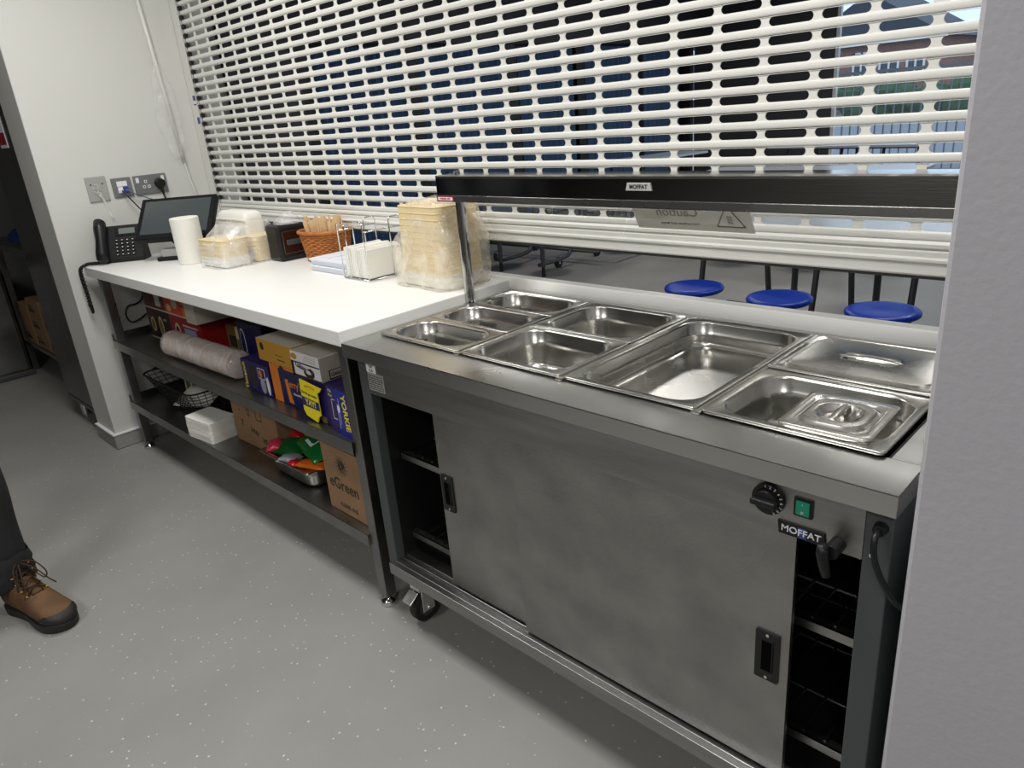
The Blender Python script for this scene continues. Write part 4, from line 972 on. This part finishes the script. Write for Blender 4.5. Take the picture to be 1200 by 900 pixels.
# ------------------------------------------------------------------ lower undershelf
Z2 = .2600
bk = thing('wire_basket', 'black wire mesh basket of packets on the lower shelf by the wall', 'basket', (-1.72, .24, Z2))
def brg(t, n=8): return rrect(.40 + .16 * t, .26 + .12 * t, .04 + .01 * t, Z2 + .004 + .145 * t, -1.70, .26, n)
bm_ = MB(); RN = 8
for j in range(9): r_ = brg(j / 8, RN); bm_.tube(r_ + [r_[0]], .0018 if j < 8 else .0042, 5, False)
N_ = len(brg(0, RN)); ra = brg(0, RN); rb_ = brg(1, RN)
def resamp(r, n):
    L = [0]; 
    for i in range(len(r)): L.append(L[-1] + (r[(i + 1) % len(r)] - r[i]).length)
    out = []
    for k in range(n):
        s_ = L[-1] * k / n
        for i in range(len(r)):
            if L[i + 1] >= s_: f = (s_ - L[i]) / max(1e-9, L[i + 1] - L[i]); out.append(r[i].lerp(r[(i + 1) % len(r)], f)); break
    return out
A_, B_ = resamp(ra, 56), resamp(rb_, 56)
for i in range(56): bm_.tube([A_[i], B_[i]], .0016, 5, False)
for i in range(14): 
    x = -1.88 + i * .0277; bm_.tube([(x, .14, Z2 + .004), (x, .38, Z2 + .004)], .0016, 5)
bm_.build('wire_mesh', M_blackm, bk, smooth=True)
MB().tube([(-1.975, .12, Z2 + .15), (-1.985, .17, Z2 + .165), (-1.985, .24, Z2 + .20), (-1.985, .31, Z2 + .165), (-1.975, .38, Z2 + .15)], .0042, 6).build('handle', M_blackm, bk, smooth=True)
def packet(name, label, x, y, z, w, d, h, rz, mt, tilt=0., cat='packet', grp=None, puff=True):
    t = thing(name, label, cat, (x, y, z), rz, grp); t.rotation_euler = (tilt, 0, rz)
    rings = []
    for j in range(7):
        tt = j / 6; k = math.sin(PI * tt) ** .5 if puff else 1
        rings.append([Vector((-w / 2 + w * tt, (d / 2) * math.cos(2 * PI * i / 14) * (.96 + .04 * k), h / 2 + (h / 2) * math.sin(2 * PI * i / 14) * max(.06, k) + (noise.noise(Vector((x * 9 + i, j, y * 7))) * .006 if 0 < j < 6 else 0))) for i in range(14)])
    MB().loft(rings, True, True).build('wrapper', mt, t, smooth=True, world=False); return t
packet('paper_packet', 'white paper packet at the front of the black wire basket', -1.70, .22, Z2 + .012, .20, .15, .07, .5, M_paper, .3)
t = carton('green_carton', 'pale green and white carton leaning in the black wire basket', -1.86, -1.80, .22, .30, Z2 + .012, Z2 + .16, M_lightcard, rz=.2); fpatch(t, .015, .045, .01, .14, mat('leaf_green_print', S(84, 120, 60), .5))
t = carton('brown_carton', 'light brown carton behind the white packet in the wire basket', -1.78, -1.70, .29, .36, Z2 + .012, Z2 + .155, M_card, rz=.1)
t = carton('brown_carton', 'dark brown carton at the right end of the wire basket', -1.66, -1.54, .27, .36, Z2 + .012, Z2 + .13, M_brown, rz=-.1)
# white wrapped block
wr = thing('wrapped_napkins', 'white wrapped block of napkins at the front edge of the lower shelf', 'napkins', (-1.285, .085, Z2), .10)
blob('wrapper', M_paper, wr, 0, 0, 0, .203, .123, .090, .0022, 30, 14, lambda t: 1 - .02 * abs(t - .5), (44, 14), world=False, smooth=False)
MB().box(-.06, .05, -.03, .02, .0905, .0925).build('fold_flap', M_paper, wr, world=False)
cp = thing('white_cup', 'white cup end between wire basket and brown carton', 'cup', (-1.19, .30, Z2)); MB().lathe([(.035, 0), (.045, .11), (.047, .113), (.044, .113), (.034, .01)], (-1.20, .26, Z2 + .001), 24, True, True).build('cup_body', M_foam, cp, smooth=True)
# brown carton with handling marks
t = carton('cardboard_box', 'brown cardboard box with printed handling marks beside the napkin block', -1.155, -.80, .135, .52, Z2, .455, M_card, rz=.02)
for (x, z, w, h) in ((.20, .13, .045, .05), (.13, .135, .02, .03)):
    for a, b, c, d in ((x, x + w, z, z + .004), (x, x + w, z + h - .004, z + h), (x, x + .004, z, z + h), (x + w - .004, x + w, z, z + h)): fpatch(t, a, b, c, d, M_ink, 'handling_mark')
ftext(t, 'T', .04, M_ink, .075, .09); ftext(t, 'HW', .035, M_ink, .17, .07, -12); ftext(t, 'VE', .035, M_ink, .24, .045, -8); ftext(t, 'x', .02, M_ink, .07, .15)
# steel pan of snack packets
def open_pan(x, y, w, d, dep, z, label):
    t = gn_pan(x, y, w, d, dep, label, z, 'snack_pan', None); return t
t = open_pan(-.785, .045, .345, .265, .082, Z2 + .0835, 'steel pan full of snack packets on the lower shelf'); t['label'] = 'steel pan full of snack packets on the lower shelf'
if 'group' in t: del t['group']
packet('snack_packet', 'large green foil snack packet with white panel, lying highest in the pan', -.555, .175, Z2 + .095, .25, .12, .05, -.25, M_greenp, .25)
packet('snack_packet', 'darker green packet on the left of the pan', -.69, .15, Z2 + .055, .14, .13, .06, .3, mat('dark_green_foil', S(24, 92, 40), .3, .1, bump=.8, bs=(60, 60, 60)), .1)
packet('snack_packet', 'pink and red packet at the left rim of the pan', -.745, .10, Z2 + .075, .06, .07, .04, .9, mat('pink_foil', S(220, 60, 90), .3, .1), .2)
packet('snack_packet', 'small red packet behind the pink one in the pan', -.72, .19, Z2 + .095, .06, .06, .035, .2, M_redp)
packet('snack_packet', 'silver packet at the back left of the pan', -.66, .235, Z2 + .09, .11, .07, .04, -.5, M_silverp)
packet('snack_packet', 'green packet at the very back of the pan', -.68, .275, Z2 + .10, .12, .05, .04, .1, M_greenp)
packet('snack_packet', 'white and blue packet at the middle front of the pan', -.62, .085, Z2 + .060, .09, .06, .035, .5, M_silverp)
packet('snack_packet', 'round red packet at the front of the pan', -.565, .075, Z2 + .062, .05, .05, .032, 0, M_redp)
packet('snack_packet', 'orange packet poking over the right rim of the pan', -.475, .095, Z2 + .078, .13, .055, .030, .35, M_orangep)
packet('snack_packet', 'yellowish packet between the red and orange ones', -.525, .10, Z2 + .062, .07, .05, .03, .8, M_gold)
MB().box(-.035, .035, -.030, .030, .046, .0475).build('white_panel', M_whiteink, bpy.data.objects['snack_packet'], world=False)
# eGreen carton
t = carton('open_carton', 'open brown carton with sun logo standing beside the right table leg', -.325, -.098, .055, .36, Z2, .500, M_card, rz=-.015)
ftext(t, 'eGreen', .058, M_ink, .108, .105, -1, bold=.0003, sx=.95)
ftext(t, 'CODE: 01K', .021, M_ink, .120, .030)
lg = MB(); w, d = t['w'], t['d']
for i in range(14):
    a = 2 * PI * i / 14 ; cx, cz = -w + .112, .178
    lg.extr([(cx + .017 * math.cos(a - .12), cz + .017 * math.sin(a - .12)), (cx + .036 * math.cos(a + .25), cz + .036 * math.sin(a + .25)), (cx + .017 * math.cos(a + .12), cz + .017 * math.sin(a + .12))], -d - .0009, -d + .0002, 'y')
pts = []
for i in range(40):
    a = i * .38; r = .017 - .0135 * i / 40; pts.append(Vector((-w + .112 + r * math.cos(a), -d - .0005, .178 + r * math.sin(a))))
lg.tube(pts, .0016, 5); lg.build('sun_logo', M_ink, t, world=False)
MB().add([(-w, -d, .240), (-w, d, .240), (-w - .14, d, .215), (-w - .14, -d + .02, .215), (-w, -d, .243), (-w, d, .243), (-w - .14, d, .218), (-w - .14, -d + .02, .218)], [(0, 1, 2, 3), (4, 7, 6, 5), (0, 4, 5, 1), (1, 5, 6, 2), (2, 6, 7, 3), (3, 7, 4, 0)]).build('flap', M_card, t, world=False)
t = carton('cardboard_box', 'brown cardboard box behind the snack pan', -.74, -.345, .36, .58, Z2, .49, M_card)

# ------------------------------------------------------------------ left: fridge, bench, boxes
fg = thing('tall_fridge', 'tall dark steel fridge standing behind the wall nib on the left', 'fridge', (-2.72, .25, 0))
B(-2.955, -2.475, -.050, .68, .145, 2.05).build('cabinet', M_fridge, fg, .006)
B(-2.955, -2.475, -.050, .0, .118, .140).build('plinth', M_dark, fg, .003)
for x in (-2.90, -2.53):
    for y in (0., .62): MB().cyl((x, y, 0), (x, y, .145), .020, 14).build('foot', M_chrome, fg)
ns = thing('wall_notice', 'small red and white notice stuck on the dark fridge', 'notice', (-2.62, -.052, 1.5))
B(-2.72, -2.588, -.0525, -.0505, 1.478, 1.62).build('sheet', M_whiteink, ns); B(-2.715, -2.594, -.0532, -.0526, 1.493, 1.548).build('red_band', M_red, ns)
bn = thing('side_bench', 'steel bench with undershelf beyond the dark fridge', 'table', (-3.7, .35, 0))
B(-4.5, -3.02, .05, .70, .875, .912).build('top', M_tablesteel, bn, .003)
B(-4.5, -3.02, .06, .70, .205, .225).build('shelf', M_tablesteel, bn, .003)
for x in (-4.30, -3.2):
    for y in (.06, .64): B(x, x + .04, y, y + .04, 0, .875).build('leg', M_tablesteel, bn, .003)
lbn = ['large brown carton at the left end of the bench shelf', 'brown carton at the bottom middle of the bench shelf', 'brown carton on top of the middle one under the bench', 'brown carton third up in the middle stack under the bench', 'brown carton behind the fridge edge, right on the bench shelf', 'small brown carton on the right-hand stack under the bench']
for k, (x0, x1, z0, z1) in enumerate(((-4.22, -3.98, .2255, .50), (-3.955, -3.66, .2255, .335), (-3.96, -3.665, .3355, .445), (-3.95, -3.67, .4455, .56), (-3.64, -3.36, .2255, .37), (-3.64, -3.40, .3705, .50))):
    t = carton('bench_carton', lbn[k], x0, x1, .08, .40, z0, z1, M_card, rz=0); fpatch(t, .03, (x1 - x0) * .6, .03, .05, M_brown, 'printed_line'); fpatch(t, .03, (x1 - x0) * .45, .06, .07, M_brown, 'printed_line')
bl = thing('blue_cloth', 'crumpled blue cloth lying on the bench beyond the fridge', 'cloth', (-4.12, .22, .912))
blob('cloth', mat('blue_cloth', S(36, 62, 130), .9), bl, -4.12, .24, .9125, .34, .22, .07, .025, 9, 2.2, lambda t: 1 - .7 * t, (36, 10))
ml = thing('grey_jug', 'dark grey jug standing on the bench behind the blue cloth', 'jug', (-4.0, .45, .912))
MB().lathe([(.05, .9125), (.055, .93), (.052, 1.06), (.046, 1.08), (.04, 1.075), (.04, .95)], (-4.0, .48, 0), 20).build('jug_body', M_dark, ml, smooth=True)
dc = thing('dark_cabinet', 'low dark steel cabinet at the far left edge', 'cabinet', (-4.5, -.2, 0))
B(-4.95, -4.15, -.62, .035, .03, .72).build('carcass', M_fridge, dc, .006); B(-4.152, -4.148, -.60, .015, .05, .70).build('door', M_tablesteel, dc, .004); B(-4.95, -4.13, -.64, .045, .005, .035).build('base_skid', M_dark, dc, .003)

# ------------------------------------------------------------------ kitchen side behind the camera (seen only in the steel; range and splashback added for it to reflect)
ov = thing('unseen_range', 'unseen dark oven range added for the steel to reflect', 'cooker', (-2.6, -3.45, 0))
B(-4.9, -2.7, -3.78, -3.1, .1, 1.9).build('carcass', M_blackm, ov, .01)
for i in range(3): B(-4.85 + i * .70, -4.20 + i * .70, -3.105, -3.09, .25, 1.7).build('door', M_black, ov, .004)
sb = thing('sink_bench', 'steel sink bench on the opposite kitchen wall', 'sink', (.6, -3.4, 0))
B(-2.6, 2.4, -3.75, -3.1, .86, .90).build('top', M_tablesteel, sb, .003); B(-2.6, 2.4, -3.75, -3.14, .12, .86).build('carcass', M_steel, sb)
MB().tube(spline([(.95, -3.5, .90), (.95, -3.5, 1.15), (.95, -3.42, 1.22), (.95, -3.34, 1.18), (.95, -3.33, 1.14)], 6), .014, 10).build('tap', M_chrome, sb, smooth=True)
sp_ = thing('splashback', 'unseen steel splashback panel above the sink bench, added to be reflected', 'panel', (.7, -3.79, .9)); B(-2.6, 2.6, -3.795, -3.76, .9, 1.95).build('sheet', M_steel, sp_)
for i, (x, y) in enumerate(KL):
    lf = thing('ceiling_light', ['square ceiling panel light over the worktop', 'square ceiling panel light over the hot cupboard', 'square ceiling panel light in front of the sink bench', 'square ceiling panel light in the right corner of the kitchen'][i], 'light', (x, y, KZ - .03), 0, 'kitchen ceiling panels')
    MB().box(x - .31, x + .31, y - .31, y - .295, KZ - .03, KZ).box(x - .31, x + .31, y + .295, y + .31, KZ - .03, KZ).box(x - .31, x - .295, y - .31, y + .31, KZ - .03, KZ).box(x + .295, x + .31, y - .31, y + .31, KZ - .03, KZ).build('light_frame', M_whiteink, lf)

# ------------------------------------------------------------------ the person at the left edge
pe_ = thing('person', 'person in dark work trousers and brown lace-up boots standing at the left edge', 'person', (-1.0, -.85, 0))
da = math.atan2(.085, .28)
def skin_body(name, nodes, edges, mt, parent, lv=2):
    me = bpy.data.meshes.new(name); off = ORG[parent.name]
    me.from_pydata([Vector(p) - off for p, r in nodes], edges, []); o = bpy.data.objects.new(name, me); COL.objects.link(o); o.parent = parent; ORG[o.name] = off
    sk = o.modifiers.new('skin', 'SKIN'); sk.use_smooth_shade = True
    for i, (p, r) in enumerate(nodes):
        v = me.skin_vertices[0].data[i]; v.radius = r if isinstance(r, tuple) else (r, r)
    me.skin_vertices[0].data[0].use_root = True
    sb_ = o.modifiers.new('sub', 'SUBSURF'); sb_.levels = lv; sb_.render_levels = lv
    me.materials.append(mt); return o
# two boots
def boot(ax_, ay_, ang, nm):
    M_ = Matrix.Translation((ax_, ay_, 0)) @ Matrix.Rotation(ang, 4, 'Z') @ Matrix.Scale(1.05, 4)
    def sec(x, w, zt, zb, pw=2.6, n=22, sh=0.):
        out = []
        for i in range(n):
            a = 2 * PI * i / n; c_, s_ = math.cos(a), math.sin(a)
            yy = abs(c_) ** (2 / pw) * (1 if c_ > 0 else -1) * w; zz = (zt + zb) / 2 + abs(s_) ** (2 / pw) * (1 if s_ > 0 else -1) * (zt - zb) / 2
            out.append(M_ @ Vector((x, yy + sh, zz)))
        return out
    up = [(-.088, .012, .06, .035), (-.082, .030, .10, .022), (-.06, .038, .135, .018), (-.02, .041, .150, .018), (.02, .042, .145, .018), (.05, .043, .122, .018), (.09, .047, .102, .018), (.13, .050, .085, .018), (.165, .049, .076, .018), (.19, .042, .066, .018), (.208, .028, .050, .022), (.214, .010, .040, .028)]
    bt = MB().loft([sec(*u) for u in up], True, True)
    # ankle shaft
    sh_ = []
    for z, cx, rx, ry in ((.06, -.030, .050, .037), (.10, -.030, .053, .038), (.14, -.028, .056, .041), (.175, -.030, .058, .045), (.20, -.032, .060, .048), (.205, -.032, .056, .044), (.19, -.032, .052, .040)):
        sh_.append([M_ @ Vector((cx + rx * math.cos(2 * PI * i / 22), ry * math.sin(2 * PI * i / 22), z)) for i in range(22)])
    bt.loft(sh_, True, True)
    o = bt.build(nm, M_boot, pe_, smooth=True)
    # sole
    def solering(z, k):
        pts = []
        for (x, y) in ((-.092, .0), (-.085, .026), (-.05, .040), (.0, .038), (.05, .042), (.11, .053), (.16, .053), (.20, .036), (.219, .0), (.20, -.036), (.16, -.053), (.11, -.050), (.05, -.038), (.0, -.037), (-.05, -.040), (-.085, -.026)):
            pts.append(M_ @ Vector((x * k + .06 * (1 - k), y * k, z)))
        return spline(pts + [pts[0]], 3)[:-1]
    MB().loft([solering(0, .97), solering(.006, 1.0), solering(.026, 1.01), solering(.030, .985)], True, True).build('sole', M_sole, o, .003, False)
    # toe bumper
    MB().loft([sec(.150, .052, .058, .024), sec(.17, .0525, .066, .024), sec(.19, .047, .064, .024), sec(.207, .034, .054, .026), sec(.219, .014, .040, .030)], True, True).build('toe_cap', M_sole, o, smooth=True)
    # facing, tongue and laces
    tg = MB()
    tg.loft([[M_ @ Vector((x, s * w, z)) for s, z in ((-1, zz), (-.5, zz + .006), (0, zz + .008), (.5, zz + .006), (1, zz), (0, zz - .012))] for x, zz, w in ((.095, .100, .018), (.06, .121, .020), (.035, .148, .022), (.022, .18, .024), (.018, .218, .026))], True, True)
    tg.build('tongue', M_boot, o, smooth=True)
    lc = MB(); rows = [(.088, .106), (.068, .120), (.050, .140), (.038, .160), (.030, .182)]
    for i, (x, z) in enumerate(rows):
        for s in (-1, 1):
            MB().lathe([(.0045, 0), (.0045, .002), (.002, .003)], M_ @ Vector((x - .002, s * .030, z - .006)), 10).build('eyelet', M_gold, o)
        if i < 4:
            x2, z2 = rows[i + 1]
            for s in (-1, 1): lc.tube([M_ @ Vector((x, s * .028, z - .002)), M_ @ Vector(((x + x2) / 2 + .006, 0, (z + z2) / 2 + .012)), M_ @ Vector((x2, -s * .028, z2 - .002))], .0022, 6)
    for s in (-1, 1):
        lc.tube(spline([M_ @ Vector(q) for q in ((.034, 0, .196), (.060, s * .030, .190), (.085, s * .045, .150), (.070, s * .040, .125), (.045, s * .015, .180))], 5), .0021, 6)
        lc.tube(spline([M_ @ Vector(q) for q in ((.034, 0, .195), (.075, s * .02, .175), (.105, s * .035, .135), (.112, s * .05, .110))], 5), .0021, 6)
    lc.build('laces', M_lace, o, smooth=True)
    return o
BA = math.radians(17)
boot(-.995, -.755, BA, 'boot'); boot(-1.16, -1.05, BA + .35, 'boot')
# trousers: one continuous garment, two legs into the hips
def legpath(ax_, ay_, hx_, hy_):
    return [(ax_ - .035, ay_ - .012, .125), (ax_ - .035, ay_ - .012, .20), (ax_ - .040, ay_ - .015, .30), (ax_ * .94 + hx_ * .06 - .03, ay_ * .94 + hy_ * .06, .46), (ax_ * .74 + hx_ * .26, ay_ * .74 + hy_ * .26, .62), (ax_ * .2 + hx_ * .8, ay_ * .2 + hy_ * .8, .80)]
hip = Vector((-1.19, -.93, .95)); sd = Vector((-math.sin(BA), math.cos(BA), 0))
nodes = [((hip.x, hip.y, .95), (.165, .12)), ((hip.x, hip.y, 1.06), (.150, .11))]; edges = [(0, 1)]
for (ax_, ay_, s) in ((-.995, -.755, 1), (-1.16, -1.05, -1)):
    h = hip + sd * .09 * s; lp = legpath(ax_, ay_, h.x, h.y); rr = [.067, .074, .076, .080, .090, .106]
    idx = 0
    for p, r in list(zip(lp, rr))[::-1]:
        nodes.append((p, r)); edges.append((idx, len(nodes) - 1)); idx = len(nodes) - 1
tr_ = skin_body('trousers', nodes, edges, M_trouser, pe_)
for (ax_, ay_) in ((-.995, -.755), (-1.16, -1.05)):
    cf = []
    for j, (z, r) in enumerate(((.108, .066), (.118, .074), (.135, .073), (.150, .078), (.172, .072), (.190, .077), (.22, .070))):
        cf.append([Vector((ax_ - .035 + r * math.cos(2 * PI * i / 30) * 1.08, ay_ - .012 + r * math.sin(2 * PI * i / 30), z + .006 * math.sin(i * .9 + j) + .010 * math.cos(2 * PI * i / 30 - BA))) for i in range(30)])
    MB().loft(cf, False, False).build('cuff', M_trouser, tr_, smooth=True)
# upper body
ub = [((hip.x, hip.y, .97), (.175, .130)), ((hip.x, hip.y, 1.06), (.170, .125)), ((hip.x, hip.y, 1.22), (.165, .115)), ((hip.x, hip.y, 1.38), (.165, .115)), ((hip.x, hip.y, 1.47), (.06, .06))]
e = [(0, 1), (1, 2), (2, 3), (3, 4)]
for s in (-1, 1):
    i0 = 3; pts = [(hip + sd * .19 * s + Vector((0, 0, .46)), .060), (hip + sd * .235 * s + Vector((0, 0, .20)), .048), (hip + sd * .235 * s + Vector((.06, 0, -.02)), .036)]
    for p, r in pts: ub.append((tuple(p), r)); e.append((i0, len(ub) - 1)); i0 = len(ub) - 1
skin_body('work_top', ub, e, M_shirt, pe_)
fw = Vector((math.cos(BA), math.sin(BA), 0))
hc_ = hip + Vector((0, 0, .72)) + fw * .02
hd_ = MB()
rings = []
for j in range(15):
    v = -PI / 2 + PI * j / 14; ring = []
    for i in range(28):
        a = 2 * PI * i / 28; d_ = fw * math.cos(a) + sd * math.sin(a); rx = .098 if math.cos(a) > 0 else .096
        rr = math.cos(v) * (rx * abs(math.cos(a)) + .077 * abs(math.sin(a))) / (abs(math.cos(a)) + abs(math.sin(a))) * 1.18
        if v < 0: rr *= 1 - .18 * abs(math.sin(v))
        fr_ = max(0, math.cos(a)) ** 12
        nose = .034 * fr_ * math.exp(-((v + .15) / .16) ** 2) + .008 * fr_ * math.exp(-((v + .55) / .10) ** 2)
        ring.append(hc_ + d_ * (rr + nose) + Vector((0, 0, .122 * math.sin(v))))
    rings.append(ring)
head = hd_.loft(rings, True, True).cyl(hip + Vector((0, 0, .48)), hc_ + Vector((0, 0, -.05)), .056, 18).build('head', M_skin, pe_, smooth=True)
for s in (-1, 1):
    c_ = hc_ + fw * .098 + sd * .034 * s + Vector((0, 0, .006))
    MB().lathe([(.012 * math.sin(PI * k / 8), -.012 * math.cos(PI * k / 8)) for k in range(9)], c_, 14, False, False).build('eye', M_whiteink, head, smooth=True)
    MB().cyl(c_ + fw * .0085, c_ + fw * .0128, .0055, 12).build('iris', M_ink, head)
    MB().tube([c_ + sd * .016 + Vector((0, 0, .018)), c_ + fw * .006 + Vector((0, 0, .023)), c_ - sd * .016 + Vector((0, 0, .018))], .0035, 6).build('eyebrow', M_hair, head)
    MB().lathe([(.028 * math.sin(PI * k / 8) * .35, -.030 * math.cos(PI * k / 8)) for k in range(9)], hc_ + sd * .086 * s, 12, False, False).build('ear', M_skin, head, smooth=True)
MB().tube([hc_ + fw * .097 + sd * .026 + Vector((0, 0, -.052)), hc_ + fw * .104 + Vector((0, 0, -.050)), hc_ + fw * .097 - sd * .026 + Vector((0, 0, -.052))], .005, 8).build('mouth', mat('lips', S(160, 96, 88), .5), head, smooth=True)
hr = []
for j in range(10):
    v = .02 + (PI / 2 - .02) * j / 9; hr.append([hc_ - fw * .012 + (fw * math.cos(a) * .106 + sd * math.sin(a) * .092) * math.cos(v) + Vector((0, 0, .030 + .108 * math.sin(v))) for a in [2 * PI * i / 26 for i in range(26)]])
MB().loft(hr, True, True).build('hair', M_hair, head, smooth=True)
for s in (-1, 1):
    w0 = hip + sd * .235 * s + Vector((.06, 0, -.02)); n_ = [(tuple(w0), (.024, .020)), (tuple(w0 + Vector((.012, 0, -.05))), (.036, .016)), (tuple(w0 + Vector((.016, 0, -.095))), (.038, .013))]; e_ = [(0, 1), (1, 2)]
    hnd = skin_body('hand', n_, e_, M_skin, pe_)
    for f_, (o_, L_) in enumerate(((-.030, .070), (-.010, .080), (.010, .076), (.029, .060))):
        b_ = w0 + Vector((.014, 0, -.088)) + fw * o_; MB().tube([b_, b_ + Vector((.002, 0, -L_ * .45)), b_ + Vector((0, 0, -L_ * .8)) - sd * s * .012, b_ + Vector((0, 0, -L_)) - sd * s * .024], [.0088, .0086, .0078, .006], 10).build('finger', M_skin, hnd, smooth=True)
    b_ = w0 + Vector((.006, 0, -.035)) + fw * .026; MB().tube([b_, b_ + fw * .022 + Vector((0, 0, -.028)), b_ + fw * .024 + Vector((0, 0, -.058)) - sd * s * .008], [.0105, .0098, .0075], 10).build('thumb', M_skin, hnd, smooth=True)
